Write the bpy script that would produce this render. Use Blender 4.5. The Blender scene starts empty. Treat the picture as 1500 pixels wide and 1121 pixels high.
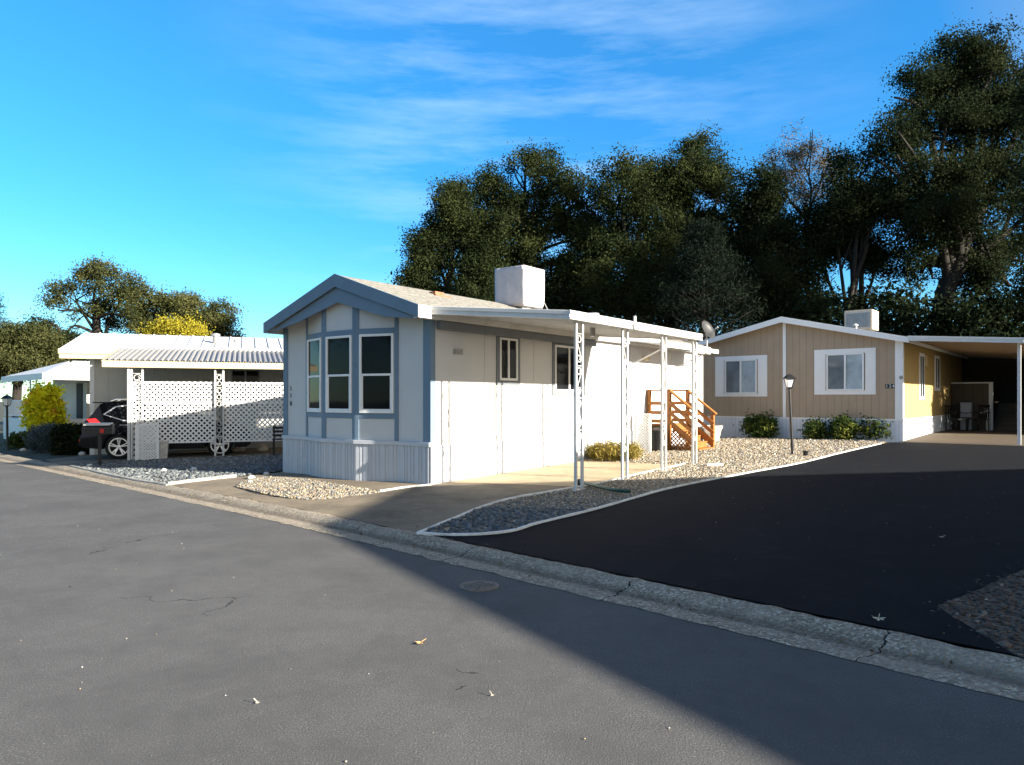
import bpy, bmesh, math, random
import numpy as np
from math import sin, cos, pi, radians, hypot, atan2, sqrt
from mathutils import Vector, Matrix, noise

rnd = random.Random(7)
nr = np.random.default_rng(11)
sc = bpy.context.scene
COL = sc.collection

# ------------------------------------------------------------------ survey (pixel of the photo -> real point)
FOC, U0, V0, EYE = 1040.0, 750.0, 583.0, 1.565
RT, RN, RP = (-.726, .688), (.688, .726), (-2.14, 8.24)      # road edge: direction, normal, a point
SUN_H = (.87, -.49); SUN_EL = 19.0
def ea(x, y):
    dx, dy = x-RP[0], y-RP[1]
    return dx*RN[0]+dy*RN[1], dx*RT[0]+dy*RT[1]
def xy(e, a): return RP[0]+e*RN[0]+a*RT[0], RP[1]+e*RN[1]+a*RT[1]
def gz(x, y):
    e, a = ea(x, y)
    z = 0.0
    if e > .46: z = .055+.0148*(min(e, 22)-.46)
    elif e > .30: z = .035*(e-.30)/.16+.02
    elif e > 0: z = .02*max(0, (e-.22)/.08)
    return z-.011*max(0, min(a, 60)-1)
def G(u, v):
    z = 0
    for i in range(40):
        d = (EYE-z)*FOC/(v-V0); x = (u-U0)/FOC*d; z = .5*z+.5*gz(x, d)
    return Vector((x, d, z))
def W(u, v, d): return Vector(((u-U0)/FOC*d, d, EYE-(v-V0)/FOC*d))
class Frame:
    def __init__(s, o, vp):
        dx = (vp-U0)/FOC; n = hypot(dx, 1)
        s.ey = (dx/n, 1/n); s.ex = (s.ey[1], -s.ey[0]); s.o = Vector(o); s.rz = atan2(s.ex[1], s.ex[0])
    def loc(s, p):
        dx, dy = p[0]-s.o[0], p[1]-s.o[1]
        return Vector((dx*s.ex[0]+dy*s.ex[1], dx*s.ey[0]+dy*s.ey[1], (p[2] if len(p) > 2 else 0)-s.o[2]))
    def w(s, x, y, z=0):
        return Vector((s.o[0]+x*s.ex[0]+y*s.ey[0], s.o[1]+x*s.ex[1]+y*s.ey[1], s.o[2]+z))
    def g(s, x, y):                                  # local ground height
        p = s.w(x, y); return gz(p.x, p.y)-s.o[2]
    def px(s, u, v, ax, val):
        d = ((u-U0)/FOC, 1., -(v-V0)/FOC); o = s.loc((0, 0, EYE))
        dl = (d[0]*s.ex[0]+d[1]*s.ex[1], d[0]*s.ey[0]+d[1]*s.ey[1], d[2])
        t = (val-o[ax])/dl[ax]
        return Vector([o[i]+t*dl[i] for i in range(3)])

# ------------------------------------------------------------------ materials
def nt(name):
    m = bpy.data.materials.new(name); m.use_nodes = True
    t = m.node_tree; b = t.nodes['Principled BSDF']; return m, t, b
def nd(t, typ, **k):
    n = t.nodes.new(typ)
    for a, v in k.items():
        if a in n.inputs.keys() if hasattr(n.inputs, 'keys') else False: n.inputs[a].default_value = v
        else: setattr(n, a, v)
    return n
def math_(t, op, a, b=None, c=None):
    n = t.nodes.new('ShaderNodeMath'); n.operation = op
    for i, v in enumerate((a, b, c)):
        if v is None: continue
        if isinstance(v, (int, float)): n.inputs[i].default_value = v
        else: t.links.new(v, n.inputs[i])
    return n.outputs[0]
def rgb4(c): return (c[0], c[1], c[2], 1)
def ramp(t, fac, stops):
    r = t.nodes.new('ShaderNodeValToRGB'); el = r.color_ramp.elements
    while len(el) < len(stops): el.new(.5)
    for e, (p, c) in zip(el, stops): e.position = p; e.color = rgb4(c)
    t.links.new(fac, r.inputs[0]); return r.outputs[0]
def noi(t, scale, detail=4, rough=.6, vec=None):
    n = t.nodes.new('ShaderNodeTexNoise'); n.inputs['Scale'].default_value = scale
    n.inputs['Detail'].default_value = detail; n.inputs['Roughness'].default_value = rough
    if vec is None:
        tc = t.nodes.new('ShaderNodeTexCoord'); vec = tc.outputs['Object']
    t.links.new(vec, n.inputs['Vector']); return n.outputs['Fac']
def mixc(t, fac, a, b, mode='MIX'):
    n = t.nodes.new('ShaderNodeMix'); n.data_type = 'RGBA'; n.blend_type = mode
    for sock, v in ((n.inputs[0], fac), (n.inputs[6], a), (n.inputs[7], b)):
        if isinstance(v, (int, float)): sock.default_value = v
        elif isinstance(v, tuple): sock.default_value = rgb4(v)
        else: t.links.new(v, sock)
    return n.outputs[2]
def bump(t, b, h, strength=.3, dist=.01):
    n = t.nodes.new('ShaderNodeBump'); n.inputs['Strength'].default_value = strength
    n.inputs['Distance'].default_value = dist
    t.links.new(h, n.inputs['Height']); t.links.new(n.outputs[0], b.inputs['Normal'])
def mat(name, c, rough=.6, metal=0, var=.12, scale=6, bs=.15, bscale=60, spec=.4, dirt=None, bdist=.004):
    """painted / cast surface: broad colour variation, fine bump"""
    m, t, b = nt(name)
    f = noi(t, scale, 5, .65)
    lo = tuple(x*(1-var) for x in c); hi = tuple(min(1, x*(1+var)) for x in c)
    out = ramp(t, f, [(.3, lo), (.7, hi)])
    if dirt:
        f2 = noi(t, scale*.35, 6, .7)
        out = mixc(t, ramp(t, f2, [(.52, (0, 0, 0)), (.68, (1, 1, 1))]), out, dirt)
    t.links.new(out, b.inputs['Base Color'])
    b.inputs['Roughness'].default_value = rough; b.inputs['Metallic'].default_value = metal
    b.inputs['Specular IOR Level'].default_value = spec
    if bs: bump(t, b, noi(t, bscale, 3), bs, bdist)
    return m
def siding(name, c, spacing, line=.06, dark=.5, rough=.6, var=.06):
    """panel siding with vertical grooves (works on both wall directions)"""
    m, t, b = nt(name)
    tc = t.nodes.new('ShaderNodeTexCoord'); sp = t.nodes.new('ShaderNodeSeparateXYZ')
    t.links.new(tc.outputs['Object'], sp.inputs[0])
    s = math_(t, 'ADD', sp.outputs[0], sp.outputs[1])
    fr = math_(t, 'FRACT', math_(t, 'DIVIDE', s, spacing))
    g = math_(t, 'LESS_THAN', fr, line)
    f = noi(t, 3, 5)
    mp = t.nodes.new('ShaderNodeMapping'); mp.inputs['Scale'].default_value = (22, 22, 1.2)
    t.links.new(tc.outputs['Object'], mp.inputs[0])
    f2 = noi(t, 1, 4, .6, mp.outputs[0])
    base = ramp(t, f, [(.3, tuple(x*(1-var) for x in c)), (.7, tuple(x*(1+var) for x in c))])
    base = mixc(t, ramp(t, f2, [(.35, (0, 0, 0)), (.75, (.35, .35, .35))]), base, tuple(x*.86 for x in c))
    out = mixc(t, g, base, tuple(x*dark for x in c))
    t.links.new(out, b.inputs['Base Color']); b.inputs['Roughness'].default_value = rough
    b.inputs['Specular IOR Level'].default_value = .3
    h = math_(t, 'ADD', math_(t, 'MULTIPLY', g, -1), math_(t, 'MULTIPLY', f2, .25))
    bump(t, b, h, .6, .006)
    return m
def asphalt(name, c, speck, hi=2.6, cracks=False, scale=95, flat=False, blot=None):
    m, t, b = nt(name)
    fine = noi(t, scale, 2, .7); mid = noi(t, 9, 4, .6); big = noi(t, .55, 5, .62)
    base = ramp(t, mid, [(.3, tuple(x*.86 for x in c)), (.7, tuple(x*1.14 for x in c))])
    base = mixc(t, ramp(t, big, [(.38, (0, 0, 0)), (.66, (1, 1, 1))]), base, tuple(x*1.22 for x in c))
    base = mixc(t, ramp(t, fine, [(.55, (0, 0, 0)), (.72, (speck,)*3)]), base, tuple(min(1, x*hi) for x in c))
    base = mixc(t, ramp(t, fine, [(.28, (.7,)*3), (.42, (0, 0, 0))]), base, tuple(x*.45 for x in c))
    if blot:
        bt_ = noi(t, .9, 7, .72); base = mixc(t, ramp(t, bt_, [(.44, (0, 0, 0)), (.64, (.9,)*3)]), base, blot[0])
        bt2 = noi(t, 3.1, 6, .75); base = mixc(t, ramp(t, bt2, [(.50, (0, 0, 0)), (.70, (.7,)*3)]), base, blot[1])
    if cracks:
        tc = t.nodes.new('ShaderNodeTexCoord')
        w = t.nodes.new('ShaderNodeTexNoise'); w.inputs['Scale'].default_value = 2.2; w.inputs['Detail'].default_value = 5
        t.links.new(tc.outputs['Object'], w.inputs['Vector'])
        ad = t.nodes.new('ShaderNodeVectorMath'); ad.operation = 'MULTIPLY_ADD'
        t.links.new(w.outputs['Color'], ad.inputs[0]); ad.inputs[1].default_value = (.55,)*3
        t.links.new(tc.outputs['Object'], ad.inputs[2])
        v = t.nodes.new('ShaderNodeTexVoronoi'); v.feature = 'DISTANCE_TO_EDGE'; v.inputs['Scale'].default_value = .42
        t.links.new(ad.outputs[0], v.inputs['Vector'])
        cr = math_(t, 'LESS_THAN', v.outputs['Distance'], .0024)
        cr = math_(t, 'MULTIPLY', cr, math_(t, 'GREATER_THAN', noi(t, .45, 3), .585))
        base = mixc(t, cr, base, tuple(x*.42 for x in c))
    t.links.new(base, b.inputs['Base Color']); b.inputs['Roughness'].default_value = .9
    b.inputs['Specular IOR Level'].default_value = .06 if c[0] < .03 else .22
    h = math_(t, 'ADD', fine, math_(t, 'MULTIPLY', mid, .6)); bump(t, b, h, .55, .006)
    return m
def stones_mat(name, stops, rough=.75):
    m, t, b = nt(name)
    at = t.nodes.new('ShaderNodeAttribute'); at.attribute_name = 'tone'
    c = ramp(t, at.outputs['Fac'], stops)
    f = noi(t, 45, 3); c = mixc(t, ramp(t, f, [(.35, (.35,)*3), (.65, (0, 0, 0))]), c, (.05, .05, .05))
    t.links.new(c, b.inputs['Base Color']); b.inputs['Roughness'].default_value = rough
    return m
def leaf_mat(name, stops, trans=.32, rough=.55):
    m, t, b = nt(name)
    at = t.nodes.new('ShaderNodeAttribute'); at.attribute_name = 'tone'
    c = ramp(t, at.outputs['Fac'], stops)
    t.links.new(c, b.inputs['Base Color']); b.inputs['Roughness'].default_value = rough
    b.inputs['Specular IOR Level'].default_value = .05; b.inputs['Roughness'].default_value = .85
    tr = t.nodes.new('ShaderNodeBsdfTranslucent'); t.links.new(c, tr.inputs[0])
    mx = t.nodes.new('ShaderNodeMixShader'); mx.inputs[0].default_value = trans
    t.links.new(b.outputs[0], mx.inputs[1]); t.links.new(tr.outputs[0], mx.inputs[2])
    t.links.new(mx.outputs[0], t.nodes['Material Output'].inputs[0])
    return m
def glass_mat(name, c, rough=.04, spec=.2):
    m, t, b = nt(name)
    f = noi(t, 1.5, 3); t.links.new(ramp(t, f, [(.35, tuple(x*.7 for x in c)), (.7, tuple(x*1.3 for x in c))]), b.inputs['Base Color'])
    b.inputs['Roughness'].default_value = rough; b.inputs['Specular IOR Level'].default_value = spec
    bump(t, b, noi(t, 2.5, 2), .03, .02)
    return m

M = {}
M['road'] = asphalt('road_asphalt', (.085, .083, .081), .85, 2.6, cracks=True, blot=((.076, .0745, .073), (.096, .094, .091)))
M['drive'] = asphalt('driveway_asphalt', (.0085, .0095, .012), .45, 2.4, blot=((.0105, .0115, .0145), (.020, .020, .022)))
def kerb_mat():
    m, t, b = nt('gutter_concrete')
    tc = t.nodes.new('ShaderNodeTexCoord'); sp = t.nodes.new('ShaderNodeSeparateXYZ'); t.links.new(tc.outputs['Object'], sp.inputs[0])
    X = math_(t, 'SUBTRACT', sp.outputs[0], RP[0]); Y = math_(t, 'SUBTRACT', sp.outputs[1], RP[1])
    e = math_(t, 'ADD', math_(t, 'MULTIPLY', X, RN[0]), math_(t, 'MULTIPLY', Y, RN[1]))
    a = math_(t, 'ADD', math_(t, 'MULTIPLY', X, RT[0]), math_(t, 'MULTIPLY', Y, RT[1]))
    v = t.nodes.new('ShaderNodeTexVoronoi'); v.inputs['Scale'].default_value = 62; t.links.new(tc.outputs['Object'], v.inputs['Vector'])
    sv = t.nodes.new('ShaderNodeSeparateColor'); t.links.new(v.outputs['Color'], sv.inputs[0])
    stone = ramp(t, sv.outputs[0], [(0, (.10, .085, .065)), (.45, (.24, .195, .14)), (.8, (.42, .365, .28)), (1, (.66, .59, .48))])
    paste = ramp(t, noi(t, 5, 5, .65), [(.3, (.235, .20, .155)), (.7, (.38, .33, .26))])
    wear = ramp(t, noi(t, 1.6, 5, .7), [(.35, (.15,)*3), (.6, (.8,)*3)])
    c = mixc(t, wear, paste, stone)
    en = math_(t, 'ADD', e, math_(t, 'MULTIPLY', math_(t, 'SUBTRACT', noi(t, 2.5, 4), .5), .12))
    band = ramp(t, en, [(.14, (0, 0, 0)), (.21, (.62,)*3), (.26, (.5,)*3), (.33, (0, 0, 0))])
    c = mixc(t, band, c, (.075, .062, .047))
    an = math_(t, 'ADD', math_(t, 'DIVIDE', a, 1.9), math_(t, 'MULTIPLY', noi(t, 4, 4), .16))
    cr = math_(t, 'LESS_THAN', math_(t, 'FRACT', an), .007)
    c = mixc(t, cr, c, (.02, .018, .015))
    t.links.new(c, b.inputs['Base Color']); b.inputs['Roughness'].default_value = .9; b.inputs['Specular IOR Level'].default_value = .2
    h = math_(t, 'SUBTRACT', math_(t, 'ADD', math_(t, 'MULTIPLY', v.outputs['Distance'], -.8), noi(t, 30, 4)), math_(t, 'MULTIPLY', cr, 2)); bump(t, b, h, .9, .012); return m
M['kerbstone'] = kerb_mat()
M['soil'] = mat('soil', (.11, .085, .06), .95, var=.4, scale=4, bs=.6, bscale=25, bdist=.02)
M['gutter'] = asphalt('gutter_concrete', (.25, .22, .175), 1.0, 2.3, scale=60, flat=True)
M['apron'] = asphalt('apron_concrete', (.19, .155, .11), .8, 1.7, blot=((.115, .095, .072), (.25, .205, .145)))
M['dim_floor'] = asphalt('dimmed_concrete', (.085, .068, .05), .5, 1.5)  # concrete darkened to build the carport's shade into its colour
M['dim_tan'] = siding('deck_panel', (.10, .078, .055), .3, .04, .6)  # tan darkened so the deck carries the carport's shade
M['slab'] = mat('slab_concrete', (.40, .315, .20), .85, var=.16, scale=2.5, bs=.3, bscale=50, dirt=(.29, .22, .14))
M['white'] = mat('white_paint', (.78, .77, .75), .5, var=.03, scale=3, bs=.1, bscale=40)
M['wall_white'] = mat('wall_white', (.54, .535, .53), .55, var=.04, scale=1.5, bs=.22, bscale=24)
M['white_metal'] = mat('white_metal', (.60, .595, .58), .45, var=.05, scale=4, bs=.05, bscale=30, dirt=(.50, .48, .44))
M['blue'] = mat('slate_blue_paint', (.135, .20, .27), .55, var=.07, scale=4, bs=.15, bscale=50)
M['grey_trim'] = mat('grey_trim_paint', (.15, .165, .185), .6, var=.08, scale=4, bs=.15)
M['skirt'] = mat('skirt_paint', (.47, .49, .53), .5, var=.05, scale=3, bs=.1, bscale=40)
M['roof'] = mat('shingle_roof', (.20, .19, .165), .9, var=.4, scale=11, bs=.7, bscale=70, bdist=.01)
M['glass'] = glass_mat('dark_glass', (.008, .009, .011), .04, .08)
M['glass_blue'] = glass_mat('curtained_glass', (.15, .18, .20), .06, .3)
M['glass_pale'] = glass_mat('pale_curtained_glass', (.34, .41, .45), .08, .3)
M['tan'] = siding('tan_siding', (.375, .283, .195), .205, .055, .62)
M['tan_skirt'] = siding('tan_skirt', (.68, .70, .74), .11, .12, .72)
M['cream'] = mat('cream_paint', (.54, .44, .26), .55, var=.05, bs=.1)
M['cream_wall'] = siding('cream_wall', (.55, .52, .45), .4, .03, .75)
M['wood'] = mat('redwood', (.29, .112, .024), .6, var=.25, scale=9, bs=.4, bscale=50)
M['wood_dark'] = mat('redwood_dark', (.12, .045, .015), .7, var=.3, scale=9, bs=.4, bscale=50)  # darker redwood tone for the lattice under the deck
M['black'] = mat('black_metal', (.012, .012, .013), .4, var=.2, bs=.1)
M['grey'] = mat('grey_metal', (.30, .30, .30), .45, .4, var=.12, bs=.1)
M['dark'] = mat('dark_timber', (.045, .04, .036), .8, var=.2, bs=.3)
M['cloth'] = mat('tarp_cover', (.50, .465, .475), .7, var=.12, scale=4, bs=.5, bscale=9, bdist=.03)
M['lamp_glass'] = mat('frosted_glass', (.80, .80, .78), .35, var=.05, bs=0)
M['red'] = mat('red_lens', (.45, .012, .015), .2, var=.1, bs=0)
M['car'] = mat('car_paint', (.004, .0045, .007), .25, var=.1, bs=0, spec=.06)
M['chrome'] = mat('chrome', (.75, .75, .76), .15, 1, var=.04, bs=0)
M['alloy'] = mat('alloy', (.72, .72, .73), .3, .6, var=.06, bs=0)
M['rubber'] = mat('rubber', (.012, .012, .012), .85, var=.2, bs=.2)
M['hose'] = mat('green_hose', (.02, .07, .05), .45, var=.15, bs=.1)
M['pot'] = mat('clay_pot', (.55, .47, .38), .8, var=.15, bs=.3)
M['bark'] = mat('tree_bark', (.022, .018, .014), .95, var=.35, scale=7, bs=.9, bscale=18, bdist=.04)
M['brick'] = mat('rusty_cap', (.30, .11, .06), .85, var=.3, bs=.3)
M['plaque'] = mat('plaque_black', (.01, .01, .012), .4, var=.1, bs=0)
M['num'] = mat('number_grey', (.05, .065, .085), .5, var=.1, bs=0)
M['iron'] = mat('cast_iron', (.19, .155, .125), .75, .3, var=.3, scale=25, bs=.5, bscale=60)
M['dryleaf'] = mat('dry_leaf', (.42, .24, .11), .7, var=.3, scale=30, bs=.2)
M['paleleaf'] = mat('pale_leaf', (.45, .40, .30), .7, var=.2, scale=30, bs=.2)
M['edging'] = mat('edging_white', (.66, .65, .61), .8, var=.14, scale=11, bs=.4, bscale=40, dirt=(.42, .40, .36))
M['edging_grey'] = mat('edging_grey', (.34, .32, .28), .85, var=.2, scale=9, bs=.5, bscale=40, dirt=(.2, .19, .16))
M['corrug'] = mat('corrugated_metal', (.30, .29, .275), .5, .2, var=.1, scale=5, bs=.1, dirt=(.3, .29, .28))
M['stone'] = mat('pale_rock', (.55, .53, .49), .85, var=.2, scale=8, bs=.5, bscale=20)

# ------------------------------------------------------------------ mesh builder
class MB:
    def __init__(s): s.v = []; s.f = []
    def add(s, vs, fs):
        b = len(s.v); s.v += [tuple(v) for v in vs]; s.f += [tuple(i+b for i in f) for f in fs]; return s
    def box(s, x0, x1, y0, y1, z0, z1):
        return s.obox((0, 0, 0), (1, 0, 0), (0, 1, 0), (0, 0, 1), (x0, x1), (y0, y1), (z0, z1))
    def obox(s, o, ax, ay, az, xr, yr, zr):
        o, ax, ay, az = map(Vector, (o, ax, ay, az))
        if ax.cross(ay).dot(az) < 0: ay, yr = -ay, (-yr[1], -yr[0])
        vs = [o+ax*x+ay*y+az*z for z in zr for y in yr for x in xr]
        return s.add(vs, [(0, 2, 3, 1), (4, 5, 7, 6), (0, 1, 5, 4), (2, 6, 7, 3), (0, 4, 6, 2), (1, 3, 7, 5)])
    def bar(s, p, q, w, h=None, up=(0, 0, 1)):
        p, q = Vector(p), Vector(q); h = h or w; d = q-p; L = d.length; d = d/L
        up = Vector(up)
        if abs(d.dot(up)) > .98: up = Vector((1, 0, 0))
        a = d.cross(up).normalized(); b = a.cross(d)
        return s.obox(p, d, a, b, (0, L), (-w/2, w/2), (-h/2, h/2))
    def tube(s, pts, rad, n=8, caps=True):
        pts = [Vector(p) for p in pts]; rad = rad if isinstance(rad, (list, tuple)) else [rad]*len(pts)
        b = len(s.v); ref = None
        for i, p in enumerate(pts):
            d = (pts[min(i+1, len(pts)-1)]-pts[max(i-1, 0)]).normalized()
            if ref is None: ref = Vector((0, 0, 1)) if abs(d.z) < .9 else Vector((1, 0, 0))
            a = (ref-d*ref.dot(d))
            if a.length < 1e-4: a = d.orthogonal()
            a.normalize(); ref = a; c = d.cross(a)
            for k in range(n):
                t = 2*pi*k/n; s.v.append(tuple(p+(a*cos(t)+c*sin(t))*rad[i]))
        for i in range(len(pts)-1):
            for k in range(n):
                k2 = (k+1) % n
                s.f.append((b+i*n+k, b+i*n+k2, b+(i+1)*n+k2, b+(i+1)*n+k))
        if caps:
            s.f.append(tuple(b+k for k in reversed(range(n)))); s.f.append(tuple(b+(len(pts)-1)*n+k for k in range(n)))
        return s
    def prism(s, poly, o, ax, ay, n, d0, d1):
        """2-D polygon in plane (o,ax,ay) given thickness d0..d1 along n"""
        o, ax, ay, n = map(Vector, (o, ax, ay, n)); k = len(poly)
        vs = [o+ax*p[0]+ay*p[1]+n*d0 for p in poly]+[o+ax*p[0]+ay*p[1]+n*d1 for p in poly]
        fs = [tuple(reversed(range(k))), tuple(range(k, 2*k))]+[(i, (i+1) % k, k+(i+1) % k, k+i) for i in range(k)]
        return s.add(vs, fs)
    def lathe(s, prof, o=(0, 0, 0), n=20, ax=(1, 0, 0), ay=(0, 1, 0), az=(0, 0, 1), ph=0):
        o, ax, ay, az = map(Vector, (o, ax, ay, az)); b = len(s.v)
        for r, z in prof:
            for k in range(n):
                t = 2*pi*k/n+ph; s.v.append(tuple(o+ax*(r*cos(t))+ay*(r*sin(t))+az*z))
        for i in range(len(prof)-1):
            for k in range(n):
                k2 = (k+1) % n; s.f.append((b+i*n+k, b+i*n+k2, b+(i+1)*n+k2, b+(i+1)*n+k))
        s.f.append(tuple(b+k for k in reversed(range(n)))); s.f.append(tuple(b+(len(prof)-1)*n+k for k in range(n)))
        return s
    def build(s, name, m, parent=None, bevel=0, smooth=False, fix=True):
        me = bpy.data.meshes.new(name); me.from_pydata(s.v, [], s.f)
        if fix:
            bm = bmesh.new(); bm.from_mesh(me); bmesh.ops.recalc_face_normals(bm, faces=bm.faces); bm.to_mesh(me); bm.free()
        return link(name, me, m, parent, bevel, smooth)
def link(name, me, m, parent=None, bevel=0, smooth=False):
    o = bpy.data.objects.new(name, me); COL.objects.link(o)
    if m: me.materials.append(m)
    if parent: o.parent = parent
    if smooth:
        me.polygons.foreach_set('use_smooth', [True]*len(me.polygons))
        if smooth != 'all':
            md = o.modifiers.new('es', 'EDGE_SPLIT'); md.split_angle = radians(38)
    if bevel:
        md = o.modifiers.new('bv', 'BEVEL'); md.width = bevel; md.segments = 2; md.limit_method = 'ANGLE'; md.angle_limit = radians(40)
    return o
def tag(o, label, cat, group=None, kind=None):
    if label: o['label'] = label
    if cat: o['category'] = cat
    if group: o['group'] = group
    if kind: o['kind'] = kind
    return o
def thing(name, label, cat, loc=(0, 0, 0), rz=0, group=None):
    o = bpy.data.objects.new(name, None); COL.objects.link(o); o.location = loc; o.rotation_euler = (0, 0, rz)
    o.empty_display_size = .2
    return tag(o, label, cat, group)
def copy_tree(o, parent=None):
    c = o.copy(); COL.objects.link(c); c.parent = parent
    for ch in list(o.children): copy_tree(ch, c)
    return c
def text_part(name, s, size, m, parent, o, ax, ay, depth=.004):
    cu = bpy.data.curves.new('t', 'FONT'); cu.body = s; cu.size = size; cu.extrude = depth; cu.align_x = 'CENTER'; cu.align_y = 'CENTER'
    ob = bpy.data.objects.new('t', cu); COL.objects.link(ob)
    dg = bpy.context.evaluated_depsgraph_get(); me = bpy.data.meshes.new_from_object(ob.evaluated_get(dg))
    bpy.data.objects.remove(ob); bpy.data.curves.remove(cu)
    ax, ay = Vector(ax), Vector(ay); n = ax.cross(ay); o = Vector(o)
    mt = Matrix(((ax.x, ay.x, n.x, o.x), (ax.y, ay.y, n.y, o.y), (ax.z, ay.z, n.z, o.z), (0, 0, 0, 1)))
    me.transform(mt); me.name = name
    return link(name, me, m, parent)

# ------------------------------------------------------------------ ground
def drape(name, poly, m, off, cell=None):
    """polygon (world xy) laid on the ground profile, off metres above it"""
    from mathutils.geometry import delaunay_2d_cdt
    pv = [Vector((p[0], p[1])) for p in poly]
    r_ = delaunay_2d_cdt(pv, [(i, (i+1) % len(pv)) for i in range(len(pv))], [list(range(len(pv)))], 1, 1e-5)
    bm = bmesh.new(); vs = [bm.verts.new((p[0], p[1], 0)) for p in r_[0]]
    for fc in r_[2]: bm.faces.new([vs[i] for i in fc])
    cuts = [(1, 'a'), (60, 'a'), (22, 'e'), (.46, 'e'), (.30, 'e'), (.22, 'e'), (0, 'e')]
    def cut(co, no):
        bmesh.ops.bisect_plane(bm, geom=bm.verts[:]+bm.edges[:]+bm.faces[:], plane_co=co, plane_no=no, dist=1e-5)
    for val, k in cuts:
        if k == 'a': cut((*xy(0, val), 0), (*RT, 0))
        else: cut((*xy(val, 0), 0), (*RN, 0))
    if cell:
        es = [ea(p[0], p[1]) for p in poly]
        a = min(e[1] for e in es)
        while a < max(e[1] for e in es): cut((*xy(0, a), 0), (*RT, 0)); a += cell
    for v in bm.verts: v.co.z = gz(v.co.x, v.co.y)+off
    bmesh.ops.recalc_face_normals(bm, faces=bm.faces)
    for fc in bm.faces:
        if fc.normal.z < 0: fc.normal_flip()
    me = bpy.data.meshes.new(name); bm.to_mesh(me); bm.free()
    return link(name, me, m)
def smooth_poly(pts, n=5):
    out = []
    for i in range(len(pts)-1):
        p0 = Vector(pts[max(i-1, 0)]); p1 = Vector(pts[i]); p2 = Vector(pts[i+1]); p3 = Vector(pts[min(i+2, len(pts)-1)])
        for k in range(n):
            t = k/n
            out.append(.5*((2*p1)+(p2-p0)*t+(2*p0-5*p1+4*p2-p3)*t*t+(3*p1-p0-3*p2+p3)*t**3))
    out.append(Vector(pts[-1])); return out

big = [xy(-300, -300), xy(-300, 400), xy(500, 400), xy(500, -300)]
M['verge'] = mat('verge_ground', (.05, .052, .03), .95, var=.4, scale=3, bs=.6, bscale=25, bdist=.02)
g = drape('ground', big, M['verge'], -.03); tag(g, None, None, kind='structure')
rd = drape('road', [xy(-8.5, -40), xy(-8.5, 70), xy(0.0, 70), xy(0.0, -40)], M['road'], 0.0); tag(rd, None, None, kind='structure')
# rolled gutter with a wavy, broken edge
def gutter():
    e_prof = [(-.05, .004), (-.01, .009), (.06, .008), (.14, .004), (.20, .003), (.26, .012), (.31, .030), (.36, .049), (.41, .060), (.45, .066), (.485, .064), (.50, -.02)]
    vs, fs = [], []; n = 0; a = -14.
    while a < 60:
        j = [noise.noise(Vector((a*1.7, k*7.3, 2)))*.5+noise.noise(Vector((a*6, k*3.3, 5)))*.5 for k in range(len(e_prof))]
        for k, (e, z) in enumerate(e_prof):
            ee = e+(j[k]*.05 if k < 2 else j[k]*.045 if k > 8 else j[k]*.012)
            x, y = xy(ee, a); zo = -.011*max(0, min(a, 60)-1)
            vs.append((x, y, z+zo+(j[k]*.014 if k > 6 else j[k]*.003)))
        n += 1; a += .035 if a < 3 else .12
    c = len(e_prof)
    for i in range(n-1):
        for k in range(c-1): fs.append((i*c+k, i*c+k+1, (i+1)*c+k+1, (i+1)*c+k))
    b = MB(); b.add(vs, fs); o = b.build('gutter', M['kerbstone'], smooth='all'); tag(o, None, None, kind='structure')
gutter()

FM = Frame(G(631, 710), 1540)       # blue trimmed home
FT = Frame(G(1322, 647), 1615)      # tan home
FL = Frame(G(193, 675), 3500)       # home on the left with the lattice carport
P2 = lambda v: (v.x, v.y)

tip = G(612, 784)
edge_in = [P2(p) for p in smooth_poly([tip, G(670, 760), G(740, 734), G(870, 711), G(930, 697), G(1003, 681)])]
edge_out = [P2(p) for p in smooth_poly([tip, G(680, 786), G(745, 781), G(790, 768), G(868, 749), G(930, 731), G(990, 715), G(1090, 695), G(1170, 680), G(1230, 665), G(1290, 651)])]
gravel_poly = edge_in+[P2(FM.w(2.05, 4.9)), P2(FM.w(0.02, 4.8)), P2(FM.w(0.02, 11.8)), P2(FM.w(.1, 13.4)), P2(FT.w(-4.8, -.5)), P2(FT.w(-.3, -.5))]+list(reversed(edge_out[1:]))
tag(drape('gravel_bed', gravel_poly, M['slab'], .002), None, None, kind='structure')
apron_poly = [xy(.51, -1.25)]+edge_in[:11]+[P2(FM.w(2.3, 1.0)), P2(FM.w(0, .3)), P2(FM.w(0, 0)), P2(FM.w(-.78, 0)), P2(FM.w(-1.64, -.2)), P2(FM.w(-2.5, -.2)), P2(FM.w(-3.4, 0)), P2(FM.w(-4.3, 0)),
              P2(G(413, 692)), P2(G(360, 698)), P2(G(240, 712)), P2(G(170, 699)), P2(G(100, 684)), xy(.51, 14)]
tag(drape('apron', apron_poly, M['apron'], .004), None, None, kind='structure')
slab_poly = [P2(FM.w(0, .3)), P2(FM.w(2.3, 1.0))]+edge_in[11:]+[P2(FM.w(2.05, 4.9)), P2(FM.w(0, 4.8))]
tag(drape('carport_floor', slab_poly, M['slab'], .008), None, None, kind='structure')
dr = [xy(.51, -1.12)]+edge_out[1:]+[P2(FT.w(-.1, -.55)), P2(FT.w(3.2, -.35)), P2(FT.w(12, -.5)), (9, 9.5), P2(G(1560, 792)), P2(G(1500, 835)), P2(G(1440, 862)), P2(G(1385, 884)), P2(G(1372, 890)), P2(G(1395, 905)), P2(G(1440, 932)), P2(G(1500, 972)), xy(.51, -6.6)]
tag(drape('driveway', dr, M['drive'], .012), None, None, kind='structure')
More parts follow.
